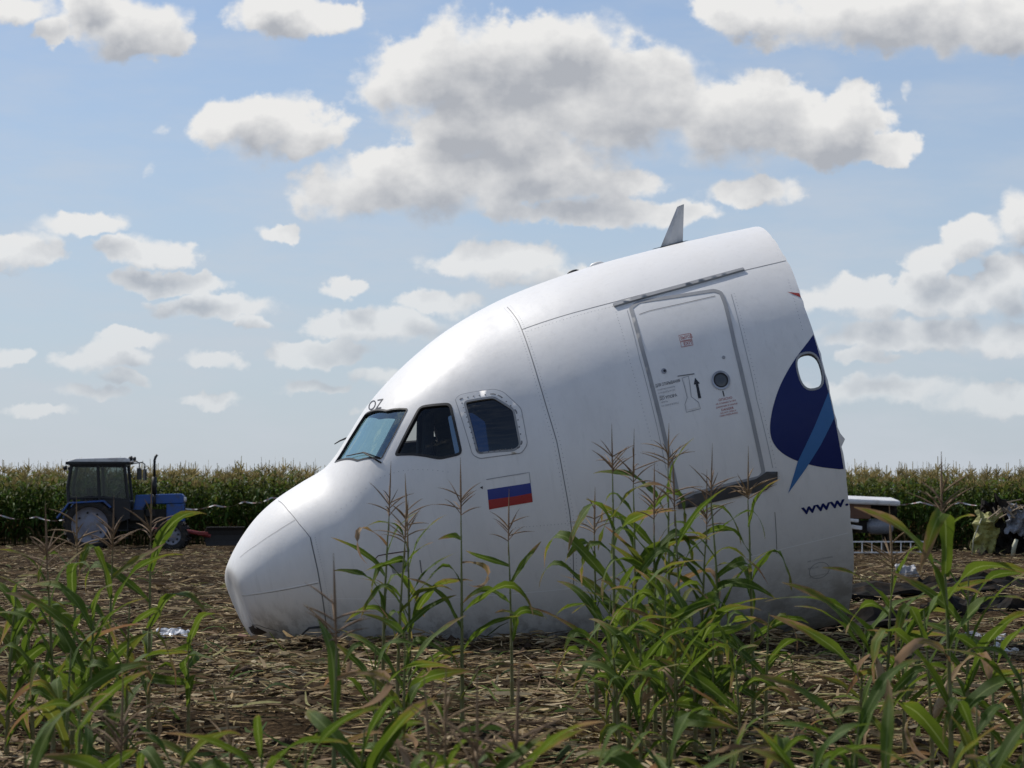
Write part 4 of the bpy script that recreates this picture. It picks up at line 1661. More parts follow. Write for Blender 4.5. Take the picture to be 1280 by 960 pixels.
# right group
for a in ((1105, 12.6, 640, 'corn plant with a drooping seed head left in the right-hand group', 9, .3, True), (1128, 13.4, 705, 'leaning corn plant with dry ears beside the pale plastic scrap', 8, .35, False),
          (1186, 11.6, 566, 'tallest corn plant of the right-hand group with a dark brown tassel', 11, .12, True), (1206, 12.3, 640, 'broad leaved corn plant right behind the tallest right-hand plant', 10, .15, False),
          (1162, 12.0, 700, 'corn plant with a withered pinkish ear in the right-hand group', 9, .3, False), (1236, 12.8, 735, 'short corn plant at the right of the right-hand group', 8, .2, False)):
    corn_plant(a[0], a[1], a[2], a[3], nleaf=a[4], dry=a[5], tassel=a[6], yellow=.25, lo=.12, lscale=1.15, ear=1 if a[5] > .25 else 0)
corn_plant(1072, 13.6, 735, 'corn plant sending one long leaf toward the broken fuselage edge', nleaf=7, dry=.2, tassel=False, lo=.3, lscale=1.15)
corn_plant(1277, 11.4, 780, 'corn plant cut by the right edge of the view', nleaf=8, dry=.2, tassel=False, lo=.2)
# left group
for a in ((12, 12.6, 668, 'corn plant at the far left edge of the left thicket', 9, .1, False), (45, 13.0, 688, 'leafy corn plant left of the tractor wheel in the thicket', 10, .12, False),
          (70, 12.4, 640, 'corn plant with dark hanging leaves second in the left thicket', 10, .15, True), (93, 13.2, 622, 'corn plant with a feathery tassel before the tractor rear wheel', 10, .12, True),
          (113, 12.2, 676, 'broad leaved corn plant in the middle of the left thicket', 11, .1, False), (137, 13.4, 620, 'corn plant with a spreading tan tassel beside the tractor cab door', 9, .12, True),
          (160, 12.7, 690, 'low leafy corn plant at the right of the left thicket', 9, .15, False), (188, 13.8, 612, 'tall thin corn plant standing alone before the tractor bonnet', 7, .1, True),
          (85, 11.6, 752, 'short corn plant at the front of the left thicket', 9, .25, False)):
    corn_plant(a[0], a[1], a[2], a[3], nleaf=a[4], dry=a[5], tassel=a[6], yellow=.18, lo=.12, lscale=1.05)
corn_plant(238, 13.2, 735, 'single corn plant with long arched leaves left of the nose', nleaf=5, dry=.15, tassel=False, lo=.5, lscale=1.1)
# blurred plants close to the camera along the lower edge
for px, d, yt, lb, ta in ((330, 8.6, 858, 'blurred bright green corn shoot low in front of the nose', False), (378, 8.2, 862, 'blurred corn shoot with a wide leaf right of the bright shoot', False),
                          (418, 9.5, 712, 'blurred corn plant with one reddish brown spike before the nose cone', True), (450, 8.8, 852, 'blurred green corn shoot left of the middle group', False),
                          (600, 7.4, 846, 'blurred brown tassel between two other tassels in the lower middle', True), (535, 7.8, 866, 'blurred low reddish tassel left in the lower middle', True), (300, 9.0, 872, 'blurred tan tassel low in front of the nose tip', True),
                          (985, 8.6, 852, 'blurred corn shoot with wide leaves below the torn fuselage end', False), (1215, 9.4, 812, 'blurred broad corn shoot in front of the grey foil', False), (560, 8.0, 828, 'blurred brown tassel of a small plant below the thin lone plant', True), (650, 7.4, 842, 'blurred tan tassel nearest the camera in the lower middle', True),
                          (740, 8.0, 880, 'blurred green shoot at the lower left of the dense clump', False),
                          (150, 8.6, 838, 'blurred corn plant with a tan tassel under the left thicket', True), (40, 8.2, 850, 'blurred corn shoot in the lower left corner', False), (100, 9.4, 812, 'blurred broad leaved corn shoot under the feathery tassel plant', False), (225, 8.8, 880, 'blurred dry corn shoot between left thicket and nose', False),
                          (1060, 9.2, 830, 'blurred corn shoot left of the right-hand group', False), (510, 9.6, 848, 'blurred corn shoot at the foot of the plant with twin tips', False), (905, 9.0, 872, 'blurred corn shoot below the right half of the door sill', False), (840, 8.4, 862, 'blurred broad corn shoot at the foot of the dense clump', False),
                         
                          (1010, 8.4, 868, 'blurred corn shoot under the torn fuselage edge', False),
                          (1100, 8.0, 866, 'blurred wide leaved corn shoot at the foot of the right-hand group', False), (1165, 7.8, 872, 'blurred corn shoot below the withered ear', False),
                          (1240, 8.2, 860, 'blurred corn shoot in the lower right corner', False)):
    corn_plant(px, d, yt, lb, nleaf=7 if not ta else 5, dry=.2 if not ta else .5, yellow=.3, tassel=ta, lo=.25, lscale=1.05)


# ---------------------------------------------------------------- the standing corn field behind
def far_plant(i):
    r = random.Random(500 + i)
    V, Q, C = [], [], []
    h = r.uniform(1.95, 2.3)

    def put(v, q, c):
        k = len(V)
        V.extend(tuple(p) for p in v)
        Q.extend(tuple(a + k for a in f) for f in q)
        C.extend([c] * len(v))
    for a in (0, 1.57):
        w_ = .014
        put([(-w_ * math.cos(a), -w_ * math.sin(a), 0), (w_ * math.cos(a), w_ * math.sin(a), 0), (w_ * .5 * math.cos(a), w_ * .5 * math.sin(a), h), (-w_ * .5 * math.cos(a), -w_ * .5 * math.sin(a), h)], [(0, 1, 2, 3)], (.10, .12, .035))
    az = r.uniform(0, 6.28)
    n = 13
    for j in range(n):
        f = .12 + .80 * j / (n - 1)
        v, q, _ = blade(r.uniform(.55, .85) * (.75 + .35 * math.sin(math.pi * f)), r.uniform(.07, .095), r.uniform(.7, 1.15), r.uniform(1.0, 2.2), r.uniform(0, .8), r.uniform(-1, 1), .2, 5, i * 20 + j, (-1, 0, 1))
        M = Matrix.Translation((0, 0, f * h)) @ Matrix.Rotation(az + math.pi * (j % 2) + r.gauss(0, .45), 4, 'Z')
        g = r.random()
        if f > .72 and g < .8:
            k = .8 + .5 * r.random()
            c = (.095 * k, .118 * k, .022 * k)
        elif f < .35 and g < .5:
            c = (.20, .14, .06)
        elif g < .12:
            c = (.14, .15, .03)
        else:
            k = .75 + .5 * r.random()
            c = (.085 * k, .150 * k, .028 * k)
        put([M @ p for p in v], q, c)
    for j in range(11):
        a, e = r.uniform(0, 6.28), (1.57 if j == 0 else r.uniform(.5, 1.1))
        L = .34 if j == 0 else r.uniform(.16, .24)
        d = Vector((math.cos(a) * math.cos(e), math.sin(a) * math.cos(e), math.sin(e)))
        s_ = d.orthogonal().normalized() * .012
        p = Vector((0, 0, h - .02 + r.uniform(0, .08)))
        put([p - s_, p + s_, p + d * L + s_ * .7, p + d * L - s_ * .7], [(0, 1, 2, 3)], (.30, .235, .10) if r.random() < .7 else (.20, .17, .06))
    return np.array(V), np.array(Q), np.array(C)


FARMAT = attr_mat('field_corn', rough=.55, trans=.5, spec=.2)
FAR = [far_plant(i) for i in range(9)]
FAR_ME = [fast_mesh('corn_plant', v, q, FARMAT, colors=c, smooth=True) for v, q, c in FAR]
fr = random.Random(3)
EDGE_L, EDGE_R = 77.5, 70.0


def edge_y(x):
    """front edge of the standing corn"""
    t = min(1, max(0, (x + 3) / 9))
    return EDGE_L + (EDGE_R - EDGE_L) * t


nfront = 0
for side, lab, grp in ((-1, 'tall corn plant in the front row of the standing field left of the aircraft', 'front row of the field left of the aircraft'),
                       (1, 'tall corn plant in the front row of the standing field right of the aircraft', 'front row of the field right of the aircraft')):
    xs_ = np.arange(-18.5, -5.2, .125) if side < 0 else np.arange(8.2, 16.8, .125)
    for x in xs_:
        x += fr.uniform(-.05, .05)
        y = edge_y(x) + fr.uniform(-.15, .15)
        o = link('corn_plant', FAR_ME[fr.randrange(9)], None)
        o.location = (x, y, gzf(x, y) - .03)
        o.rotation_euler = (fr.gauss(0, .05), fr.gauss(0, .05), fr.uniform(0, 6.28))
        k = fr.uniform(.88, 1.12) * (1.0 if side < 0 else .95)
        o.scale = (k, k, k * fr.uniform(.94, 1.05))
        tag(o, lab, 'corn plant', grp)
        nfront += 1
# rows behind, as one mass
P_, Q_, C_ = [], [], []
k0 = 0
for row in range(13):
    step = .17 if row < 6 else .24
    for x in np.arange(-34, 34, step):
        if row == 0 and (-18.5 < x < -5.2 or 8.2 < x < 16.8):
            continue
        x += fr.uniform(-.07, .07)
        y = edge_y(x) + row * .7 * (1 if row < 8 else 1.5) + fr.uniform(-.2, .2)
        v, q, c = FAR[fr.randrange(9)]
        a, k = fr.uniform(0, 6.28), fr.uniform(.9, 1.12) * (1.0 if x < 2 else .95)
        tx, ty = fr.gauss(0, .05), fr.gauss(0, .05)
        X_ = (v[:, 0] * math.cos(a) - v[:, 1] * math.sin(a)) * k
        Y_ = (v[:, 0] * math.sin(a) + v[:, 1] * math.cos(a)) * k
        Z_ = v[:, 2] * k
        P_.append(np.stack([X_ + x + tx * Z_, Y_ + y + ty * Z_, Z_], -1))
        Q_.append(q + k0)
        C_.append(c * fr.uniform(.8, 1.2))
        k0 += len(v)
me = fast_mesh('corn_field', np.concatenate(P_), np.concatenate(Q_), FARMAT, colors=np.concatenate(C_), smooth=True)
tag(link('corn_field', me), 'dense standing corn field behind its front row', kind='stuff')

# ---------------------------------------------------------------- old blue tractor at the edge of the corn
T_BLUE = mat('tractor_blue', (.018, .085, .31), .42, var=.2, vscale=4, dirt=(.06, .07, .08), dscale=5)
T_BLACK = mat('tractor_black', (.014, .014, .015), .55, var=.3)
T_DARK = mat('engine_grime', (.020, .018, .016), .75, var=.5, vscale=9)
T_WHITE = mat('cab_roof_white', (.72, .72, .70), .5, var=.1, dirt=(.45, .42, .38))
T_RIM = mat('wheel_rim_grey', (.24, .25, .30), .5, var=.15, dirt=(.20, .16, .12), dscale=6)
T_TYRE = mat('tyre_rubber', (.020, .019, .018), .9, var=.4, vscale=20, dirt=(.07, .05, .035), dscale=7)
T_RED = mat('faded_red', (.22, .025, .02), .6, var=.3)
T_GLASS = glass('cab_glass', (.60, .64, .62), 1.4, .04)
tr_x = (212 - 640) / F * 73.0
trac = empty('tractor', ((117 - 640) / F * 73.0, 73.0, gzf((150 - 640) / F * 73, 73)), R(4))
trac.location.z -= .02
tag(trac, 'old blue wheeled tractor with a dark cab parked against the corn', 'tractor')
WB = 2.42


def tyre(r, rim, w_, lugs):
    mb = MB()
    hw = w_ / 2
    mb.lathe([(rim, -hw * .72), (rim + .03, -hw * .95), (r * .82, -hw), (r * .95, -hw * .82), (r * .975, 0), (r * .95, hw * .82), (r * .82, hw), (rim + .03, hw * .95), (rim, hw * .72)], 'Y', (0, 0, 0), 36)
    for i in range(lugs):
        for sd in (-1, 1):
            a = 2 * math.pi * (i + (.5 if sd > 0 else 0)) / lugs
            M = Matrix.Rotation(-a, 4, 'Y') @ Matrix.Translation((r * .965, sd * hw * .46, 0)) @ Matrix.Rotation(sd * R(38), 4, 'X')
            h = MB().box((0, 0, 0), (.075, hw * 1.0, .06), taper=.8)
            mb.add(h.v, h.f, 0, M)
    return mb


def rim_mesh(rim, w_, near):
    mb = MB()
    s_ = near
    mb.lathe([(rim + .025, s_ * w_ * .40), (rim, s_ * w_ * .36), (rim * .93, s_ * w_ * .10), (rim * .55, s_ * w_ * .05), (rim * .46, s_ * w_ * .16), (rim * .20, s_ * w_ * .20), (.001, s_ * w_ * .22)], 'Y', (0, 0, 0), 32)
    mb.lathe([(rim + .025, -s_ * w_ * .40), (rim * .9, -s_ * w_ * .2), (.001, -s_ * w_ * .2)], 'Y', (0, 0, 0), 32)
    hb = MB()
    for i in range(8):
        a = 2 * math.pi * i / 8 + .2
        hb.lathe([(.001, s_ * (w_ * .115)), (.035, s_ * (w_ * .11)), (.035, s_ * (w_ * .06))], 'Y', (rim * .70 * math.cos(a), 0, rim * .70 * math.sin(a)), 10)
    return mb, hb


for nm, xw, rr, rim, ww, yy, lugs in (('rear_wheel', 0, .775, .54, .42, .80, 20), ('front_wheel', WB, .46, .27, .27, .72, 16)):
    for sd in (-1, 1):                          # -1: the side towards the camera
        ty = tyre(rr, rim, ww, lugs).build(nm, T_TYRE, trac, smooth=False)
        ty.location = (xw, sd * yy, rr - .02)
        a_, b_ = rim_mesh(rim, ww, sd)
        a_.build('rim', T_RIM, ty, smooth=True)
        b_.build('rim_holes', T_BLACK, ty)
# chassis, engine, axles
m = MB()
m.box((.55, 0, .82), (1.5, .42, .5))
m.box((1.75, 0, .95), (1.4, .40, .55))
m.box((WB, 0, .52), (.20, 1.2, .16))
m.box((2.4, 0, .78), (.5, .36, .34))
m.tube([(0, -.8, .755), (0, .8, .755)], .13, 12)
m.box((1.35, -.42, 1.05), (.42, .22, .34))
m.box((1.75, -.28, 1.12), (.30, .16, .22))
m.tube([(1.1, -.35, .7), (1.5, -.5, .62), (2.3, -.45, .6)], .035, 6)
m.build('chassis', T_DARK, trac, bevel=.015)
m = MB()
m.prism([(1.22, 1.18), (1.30, 1.66), (2.66, 1.70), (2.74, 1.62), (2.74, 1.40), (1.6, 1.38), (1.5, 1.18)], -.33, .33)
m.build('bonnet', T_BLUE, trac, bevel=.03)
m = MB()
m.prism([(2.22, .88), (2.22, 1.38), (2.745, 1.395), (2.745, .86)], -.325, .325)
m.build('grille', T_BLUE, trac, bevel=.02)
m = MB()
for i in range(5):
    m.box((2.752, 0, .98 + i * .09), (.012, .50, .03))
m.build('grille_slats', T_BLACK, trac)
for sd in (-1, 1):
    m = MB()
    m.lathe([(.001, 0), (.07, 0), (.085, -.05), (.05, -.10)], 'X', (2.78, sd * .22, 1.52), 14)
    m.build('headlight', T_WHITE, trac, smooth=True)
# cab
cabf = MB()
X0, X1, Z0, Z1 = -.66, 1.10, 1.10, 2.62
for sd in (-1, 1):
    y = sd * .74
    cabf.tube([(-.62, y, Z0), (-.68, y, 1.9), (-.56, y * .96, Z1)], .055, 6)
    cabf.tube([(.30, y * 1.01, Z0), (.26, y * 1.01, 1.6), (.20, y * .96, Z1)], .05, 6)
    cabf.tube([(1.16, y * .93, Z0), (1.08, y * .93, 1.7), (.98, y * .92, Z1)], .055, 6)
    cabf.tube([(-.66, y, 1.56), (.27, y * 1.01, 1.58), (1.10, y * .93, 1.50)], .05, 6)
    cabf.tube([(-.58, y * .96, 2.56), (1.0, y * .92, 2.56)], .07, 6)
for x, z in ((-.58, 2.56), (1.0, 2.56), (-.66, 1.56), (1.12, 1.45)):
    cabf.tube([(x, -.72, z), (x, .72, z)], .05, 6)
cabf.prism([(.32, 1.1), (.30, 1.56), (1.12, 1.48), (1.18, .95), (.55, .72)], -.755, -.725)
cabf.prism([(.32, 1.1), (.30, 1.56), (1.12, 1.48), (1.18, .95), (.55, .72)], .725, .755)
cabf.box((1.14, 0, 1.2), (.05, 1.36, .5))
cabf.box((.2, 0, .98), (1.6, 1.3, .10))
cabf.build('cab_frame', T_BLACK, trac, bevel=.01)
for sd in (-1, 1):
    y = sd * .735
    for poly in ([(-.66, 1.60), (.22, 1.62), (.17, 2.50), (-.56, 2.50)], [(.31, 1.62), (1.05, 1.54), (.94, 2.50), (.25, 2.50)]):
        MB().prism(poly, y - .004, y + .004).build('window_pane', T_GLASS, trac)
for x, xt_ in ((-.675, -.565), (1.10, .995)):
    m = MB()
    m.add([(x, -.66, 1.58), (x, .66, 1.58), (xt_, .64, 2.5), (xt_, -.64, 2.5)], [(0, 1, 2, 3)])
    m.build('window_pane', T_GLASS, trac)
m = MB()
m.prism([(-.76, 2.58), (-.72, 2.66), (-.45, 2.74), (1.0, 2.78), (1.14, 2.74), (1.16, 2.66), (1.12, 2.60)], -.80, .80)
m.build('cab_roof', T_WHITE, trac, bevel=.03)
m = MB()
m.prism([(-.755, 2.56), (-.74, 2.65), (1.15, 2.65), (1.12, 2.585)], -.82, .82)
m.build('roof_trim', T_BLACK, trac, bevel=.01)
m = MB()
m.box((.15, 0, 1.25), (.45, .48, .14))
m.box((-.08, 0, 1.58), (.12, .46, .56), (0, R(-8), 0))
m.build('seat', T_DARK, trac, bevel=.03)
m = MB()
m.tube([(.95, 0, 1.1), (.72, 0, 1.62)], .025, 6)
ring_ = [(.72 + .09 * math.cos(a), .20 * math.sin(a), 1.63 + .17 * math.cos(a)) for a in np.linspace(0, 2 * math.pi, 20)]
m.tube(ring_, .016, 5)
m.build('steering_wheel', T_BLACK, trac)
for sd in (-1, 1):
    m = MB()
    y0, y1 = sd * .56, sd * 1.03
    pts = [(-.98, .98), (-.62, 1.44), (.42, 1.50), (.64, 1.30), (.60, 1.26), (.40, 1.45), (-.60, 1.39), (-.94, .95)]
    m.prism(pts, min(y0, y1), max(y0, y1))
    m.build('mudguard', T_BLUE, trac, bevel=.01)
m = MB()
m.tube([(1.86, -.40, 1.30), (1.86, -.40, 1.72)], .05, 10)
m.tube([(1.86, -.40, 1.68), (1.86, -.40, 2.20)], .075, 12)
m.tube([(1.86, -.40, 2.18), (1.86, -.40, 2.70), (1.89, -.40, 2.80), (1.94, -.40, 2.87)], .038, 10)
m.build('exhaust_pipe', T_BLACK, trac, smooth=True)
for sd in (-1, 1):
    m = MB()
    m.tube([(1.02, sd * .74, 2.60), (1.38, sd * .98, 2.66), (1.46, sd * 1.0, 2.60), (1.46, sd * 1.0, 2.2)], .018, 6)
    m.box((1.46, sd * 1.02, 2.28), (.05, .22, .34), (0, 0, sd * .4))
    m.build('mirror', T_BLACK, trac)
for x, z in ((1.16, 2.72), (-.78, 2.44)):
    for sd in (-1, 1):
        m = MB()
        m.lathe([(.001, .06), (.06, .06), (.075, .03), (.06, -.03), (.02, -.06)], 'X', (x, sd * .62, z + .03), 12)
        m.tube([(x - .02, sd * .62, z - .08), (x - .02, sd * .62, z)], .015, 5)
        m.build('work_lamp', T_BLACK, trac, smooth=True)
m = MB()
m.box((.95, -.74, .60), (.34, .26, .03))
m.box((.95, -.74, .38), (.34, .26, .03))
m.tube([(.80, -.74, .36), (.80, -.74, 1.0)], .015, 5)
m.tube([(1.10, -.74, .36), (1.10, -.74, 1.0)], .015, 5)
m.build('step', T_BLACK, trac)
# front arms and dark blade
m = MB()
for sd in (-1, 1):
    m.tube([(1.7, sd * .36, .62), (2.9, sd * .40, .55), (3.55, sd * .42, .42)], .055, 8)
m.box((3.32, -.05, .50), (.30, .9, .10))
m.build('blade_arm', T_RED, trac, bevel=.01)
m = MB()
sec_ = [(3.62, .12), (3.52, .26), (3.50, .44), (3.55, .60), (3.64, .70), (3.67, .69), (3.58, .58), (3.54, .44), (3.56, .28), (3.65, .13)]
m.prism(sec_, -.55, .75)
bl = m.build('blade', T_DARK, trac)
M_ = Matrix.Translation((3.85, -.1, 0)) @ Matrix.Rotation(R(-58), 4, 'Z') @ Matrix.Translation((-3.55, 0, 0))
bl.data.transform(M_)
# white spare panel behind

# ---------------------------------------------------------------- barrier tape along the corn
TAPE = bpy.data.materials.new('barrier_tape')
TAPE.use_nodes = True
_t = NT(TAPE.node_tree)
_tc = _t.new('ShaderNodeTexCoord')
_s = _t.new('ShaderNodeSeparateXYZ')
_t.l.new(_tc.outputs['Object'], _s.inputs[0])
_w = _t.math('SINE', _t.math('MULTIPLY', _t.math('ADD', _s.outputs[0], _s.outputs[2]), 24.0))
_t.l.new(_t.mix(_t.ramp(_w, .35, .5), (.55, .55, .52, 1), (.40, .25, .22, 1)), _t.n['Principled BSDF'].inputs['Base Color'])


def tape(pts, label):
    mb = MB()
    r = random.Random(len(pts))
    P = [at(*p) for p in pts]
    V, Fc = [], []
    n = 0
    tot = 0
    for a, b in zip(P[:-1], P[1:]):
        k = 16
        for i in range(k):
            t = i / k
            p = a.lerp(b, t)
            p.z -= .10 * math.sin(math.pi * t)
            tw = .5 + 1.1 * math.sin(tot * 1.7) + .5 * math.sin(tot * 4.1)
            tot += .25
            h = Vector((0, math.cos(tw), math.sin(tw))) * .024
            V += [p - h, p + h]
    Fc = [(2 * i, 2 * i + 1, 2 * i + 3, 2 * i + 2) for i in range(len(V) // 2 - 1)]
    mb.add(V, Fc)
    tag(mb.build('barrier_tape', TAPE, None, smooth=True), label, 'barrier tape')


tape([(222, 634, 76.2), (268, 631.5, 76.4), (305, 627, 76.4), (340, 622, 76.6), (400, 618, 76.8)], 'white and red barrier tape strung from the tractor to behind the nose')
tape([(-40, 643, 76.2), (0, 644, 76.3), (45, 646, 76.4), (86, 648, 76.4)], 'white and red barrier tape at the corn edge left of the tractor')
tape([(1090, 626, 69.0), (1150, 627.5, 69.0), (1200, 628, 68.9), (1250, 627, 68.8), (1320, 628, 69.0)], 'white and red barrier tape at the corn edge right of the aircraft')

# ---------------------------------------------------------------- wreckage right of the fuselage
W_WHITE = mat('wreck_white', (.70, .70, .69), .45, var=.12, dirt=(.42, .38, .32))
W_BROWN = mat('wreck_brown', (.12, .055, .028), .6, var=.4)
W_GREY = mat('wreck_grey', (.20, .21, .23), .25, var=.25)
W_YG = mat('yellow_green_primer', (.34, .33, .10), .6, var=.3, dirt=(.10, .075, .035), dscale=4)
W_DARK = mat('scorched_metal', (.018, .016, .014), .85, spec=.15, var=.5, dirt=(.06, .045, .03))
W_BLACK = mat('dark_sheet', (.012, .012, .012), .9, var=.5, spec=.1, dirt=(.05, .035, .022))
FILM = mat('clear_plastic_film', (.55, .57, .60), .25, var=.2, vscale=20)
ALU = mat('aluminium_rail', (.66, .67, .68), .38, metal=.55, var=.1)


def crumple(nx, ny, sx, sy, amp, seed, curve=0.0, thick=.012, rag=.15):
    """a creased sheet in its own XZ plane, bent about the vertical"""
    r = random.Random(seed)
    V = []
    o = Vector((seed * 3.1, seed * 1.7, 0))
    for j in range(ny + 1):
        for i in range(nx + 1):
            u, v = i / nx - .5, j / ny
            d = amp * noise.noise(o + Vector((u * 4, v * 4, 0))) + amp * .5 * abs(noise.noise(o + Vector((u * 9, v * 9, 3))))
            e = rag * noise.noise(o + Vector((u * 6, v * 6, 8)))
            V.append((u * sx + (e * sx * .3 if i in (0, nx) else 0), d + curve * (u * u * sx), v * sy + (e * sy * .5 if j in (0, ny) else 0)))
    Fq = [(j * (nx + 1) + i, j * (nx + 1) + i + 1, (j + 1) * (nx + 1) + i + 1, (j + 1) * (nx + 1) + i) for j in range(ny) for i in range(nx)]
    k = len(V)
    V2 = [(x, y + thick, z) for x, y, z in V]
    edge = [i for i in range(nx + 1)] + [(j + 1) * (nx + 1) - 1 for j in range(1, ny + 1)] + [ny * (nx + 1) + i for i in range(nx - 1, -1, -1)] + [j * (nx + 1) for j in range(ny - 1, 0, -1)]
    F2 = [tuple(reversed([a + k for a in q])) for q in Fq] + [(edge[i], edge[i - 1], edge[i - 1] + k, edge[i] + k) for i in range(len(edge))]
    return V + V2, Fq + F2


D1 = 66.0
p = at(1094, 627, D1)
g = gzf(p.x, D1)
gal = empty('galley_unit', (p.x - .25, D1, g), R(6))
tag(gal, 'white topped wreck of a cabin unit with a brown middle behind the broken fuselage edge', 'wreckage')
tz = p.z + .12 - g
MB().box((0, 0, tz - .09), (1.70, .9, .15), (R(6), R(2.5), 0)).build('white_top', W_WHITE, gal, bevel=.05)
MB().box((-.38, .06, tz - .38), (.86, .8, .40), (0, R(2), 0)).build('brown_panel', W_BROWN, gal, bevel=.02)
v_, f_ = crumple(8, 6, .85, .40, .10, 31, thick=.03)
m = MB()
m.add(v_, f_, 0, Matrix.Translation((.42, -.1, tz - .56)))
m.build('dark_lining', W_DARK, gal)
m = MB()
m.box((-.56, -.03, tz - .62), (.50, .8, .09), (0, R(5), 0))
m.box((-.50, -.05, tz - .80), (.56, .8, .11), (0, R(8), 0))
m.build('white_shelf', W_WHITE, gal, bevel=.02)
m = MB()
m.lathe([(.001, -.38), (.14, -.36), (.21, -.25), (.225, 0), (.21, .25), (.14, .36), (.001, .38)], 'X', (.34, -.10, tz - .80), 18)
m.build('grey_cushion', W_GREY, gal, smooth=True)
MB().box((-.05, .12, tz - .80), (1.3, .6, .34), (0, R(1), 0)).build('dark_base', W_DARK, gal)
for x in (-.6, .6):
    MB().box((x, .1, (tz - .9) / 2), (.12, .6, max(.05, tz - .9))).build('foot', W_DARK, gal)

D2 = 63.5
q = at(1108, 676, D2)
lad = empty('ladder', (q.x, D2, gzf(q.x, D2)), R(3))
tag(lad, 'pale metal ladder lying on edge in front of the white topped wreck', 'ladder')
for z in (.06, .34):
    MB().box((0, 0, z + .02), (2.0, .05, .035)).build('side_rail', ALU, lad)
for i in range(8):
    MB().tube([(-.9 + i * .257, 0, .07), (-.9 + i * .257, 0, .36)], .016, 6).build('rung', ALU, lad)

D3 = 62.0
q = at(1262, 690, D3)
wr = empty('airframe_wreck', (q.x, D3, gzf(q.x, D3)), R(-8))
tag(wr, 'torn piece of yellow green primed airframe lying before the corn', 'wreckage')
for (dx, dy, dz, sx, sz, am, sd, rz, ry, mt, nm) in ((-.55, 0, .05, .80, 1.10, .20, 1, .35, .15, W_YG, 'torn_panel'), (-.25, .15, .25, .75, 1.22, .25, 2, -.4, -.2, W_DARK, 'scorched_panel'), (.18, -.1, .55, .55, .66, .12, 3, .2, .1, W_GREY, 'grey_panel'),
                                              (.62, 0, .62, .50, .55, .25, 4, -.3, .3, W_YG, 'torn_panel'), (.9, .1, .05, 1.0, .8, .25, 5, .1, -.1, W_BLACK, 'dark_panel'), (.05, .3, .0, 1.5, .75, .18, 6, 0, 0, W_DARK, 'scorched_panel')):
    mb = MB()
    v_, f_ = crumple(11, 11, sx, sz, am * 1.5, sd, curve=.5, rag=.75)
    M = Matrix.Translation((dx, dy, dz)) @ Matrix.Rotation(rz, 4, 'Z') @ Matrix.Rotation(ry, 4, 'Y')
    mb.add(v_, f_, 0, M)
    mb.build(nm, mt, wr)
m = MB()
r_ = random.Random(5)
for i in range(16):
    a = Vector((r_.uniform(-.35, .25), r_.uniform(-.2, .1), r_.uniform(1.0, 1.25)))
    m.tube([a, a + Vector((r_.uniform(-.15, .15), 0, r_.uniform(-.1, .2))), a + Vector((r_.uniform(-.3, .3), r_.uniform(-.1, .1), r_.uniform(-.2, .3)))], .018, 4)
m.build('torn_wiring', mat('wiring_tan', (.30, .23, .15), .8, var=.4), wr)
m = MB()
m.lathe([(.001, 0), (.09, .02), (.13, .12), (.11, .26), (.05, .33), (.001, .35)], 'Z', (.50, -.35, .30), 14)
m.build('bottle_tank', W_YG, wr, smooth=True)
m = MB()
m.tube([(.05, -.3, .0), (.10, -.32, .25), (.16, -.3, .42)], [.05, .06, .05], 8)
m.tube([(.62, -.4, .02), (.75, -.45, .2), (.72, -.4, .42), (.9, -.4, .55)], .022, 6)
m.tube([(-.95, -.1, .0), (-.92, -.12, .4), (-.80, -.1, .72), (-.70, -.05, .95)], .018, 5)
m.build('bent_pipe', mat('pipe_pale', (.46, .45, .32), .5, var=.2), wr, smooth=True)
MB().box((.72, -.2, .72), (.28, .2, .16), (.3, .4, .2)).build('orange_fitting', mat('orange_fitting', (.42, .13, .04), .6, var=.3), wr, bevel=.02)


def flat_sheet(px, py, y, sx, sy, amp, seed, m_, name, label, cat, rz=0.0, tilt=0.0, lift=.03):
    """crumpled sheet lying on the ground at the place seen at the pixel"""
    p_ = at(px, py, y)
    mb = MB()
    v_, f_ = crumple(12, 8, sx, sy, amp, seed)
    M = Matrix.Rotation(rz, 4, 'Z') @ Matrix.Rotation(R(-90) + tilt, 4, 'X') @ Matrix.Translation((0, 0, -sy / 2))
    mb.add(v_, f_, 0, M)
    o_ = mb.build(name, m_, None)
    o_.location = (p_.x, y, gzf(p_.x, y) + lift + amp * .4)
    return tag(o_, label, cat)


def gd(py):
    return F * CAM_H / (py - HOR)


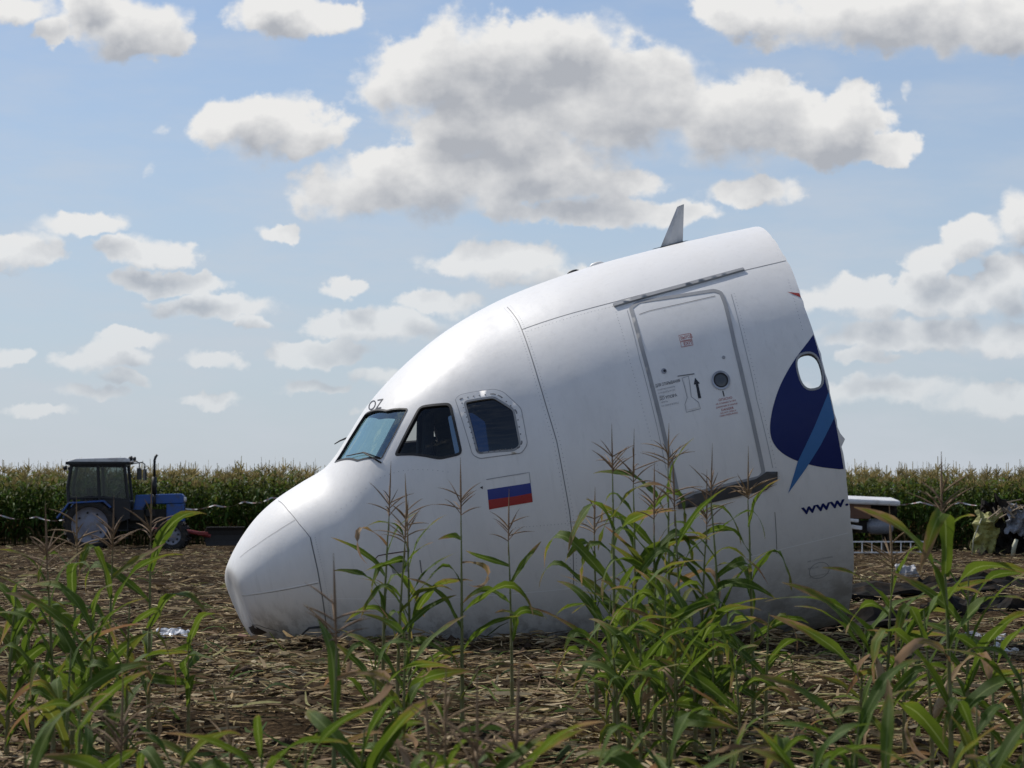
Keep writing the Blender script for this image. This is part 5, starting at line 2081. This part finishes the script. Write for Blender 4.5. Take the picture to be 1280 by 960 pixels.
flat_sheet(216, 797, gd(800), .34, .30, .07, 11, FILM, 'plastic_film', 'crumpled clear plastic film on the straw left of the nose', 'plastic sheet', .2, .2)
flat_sheet(1136, 716, gd(728), .40, .42, .14, 12, mat('dusty_film', (.30, .30, .31), .5, var=.4, vscale=9), 'plastic_film', 'pale plastic scrap between ladder and dark wreckage', 'plastic sheet', .4, .9)
flat_sheet(1225, 803, gd(806), .5, .34, .08, 13, mat('grey_foil', (.42, .42, .43), .5, var=.3, vscale=14), 'foil_sheet', 'grey white foil sheet on the ground right of the right-hand corn group', 'foil', -.2, .25)
flat_sheet(1254, 812, gd(818), .22, .2, .06, 14, W_WHITE, 'white_scrap', 'small white scrap beside the grey foil sheet', 'scrap', .6, .3)
for px, py, y, sx, sy, h_, sd, lb in ((1245, 752, 38.0, 2.4, 1.1, .32, 21, 'dark flat wreckage slab at the far right before the airframe wreck'), (1150, 760, 33.0, 2.6, 1.0, .20, 22, 'dark sheet of wreckage right of the fuselage bottom'),
                                      (1010, 782, 26.8, 2.6, .8, .16, 23, 'dark crushed panel squeezed under the fuselage belly'), (1222, 778, 30.0, 1.2, .7, .22, 24, 'smaller dark slab in front of the flat wreckage slab')):
    p_ = at(px, py, y)
    mb = MB()
    v_, f_ = crumple(14, 9, sx, sy, h_, sd, thick=.05)
    mb.add(v_, f_, 0, Matrix.Rotation(.15 * (sd - 22), 4, 'Z') @ Matrix.Rotation(R(-82), 4, 'X') @ Matrix.Translation((0, 0, -sy / 2)))
    o_ = mb.build('wreck_slab', W_BLACK if sd != 23 else W_DARK, None)
    o_.location = (p_.x, y, gzf(p_.x, y) + .10 + h_ * .25)
    tag(o_, lb, 'wreckage')
# reddish brown boards and lumps of rubble in the straw left of and under the nose
BRICK = mat('reddish_brown_wood', (.17, .075, .040), .8, var=.35, vscale=10, dirt=(.07, .045, .03))
for i, (px, py, sx, sy, sz, rz, rx, lb) in enumerate(((172, 809, .20, .09, .045, .4, .25, 'orange brown board end tilted in the straw left of the nose'), (196, 813, .26, .07, .04, -.5, -.2, 'reddish board with a pale edge next to the tilted board end'),
                                                      (152, 806, .18, .08, .03, .1, .1, 'short brown board at the left of the two reddish boards'), (282, 811, .13, .10, .07, .2, .1, 'squat reddish brown block under the crushed nose tip'),
                                                      (303, 803, .10, .08, .06, -.3, .2, 'small dark brown block against the crushed nose tip'))):
    y = gd(py)
    p_ = at(px, py, y)
    mb = MB()
    r_ = random.Random(i)
    mb.box((0, 0, 0), (sx, sy, sz))
    mb.v = [(x * r_.uniform(.85, 1.15), yv * r_.uniform(.8, 1.2), z * r_.uniform(.8, 1.2)) for x, yv, z in mb.v]
    o_ = mb.build('brown_board', BRICK, None, bevel=.006)
    o_.location = (p_.x, y, gzf(p_.x, y) + sz * .45 + .015)
    o_.rotation_euler = (rx, .1, rz)
    tag(o_, lb, 'board' if i < 3 else 'block')
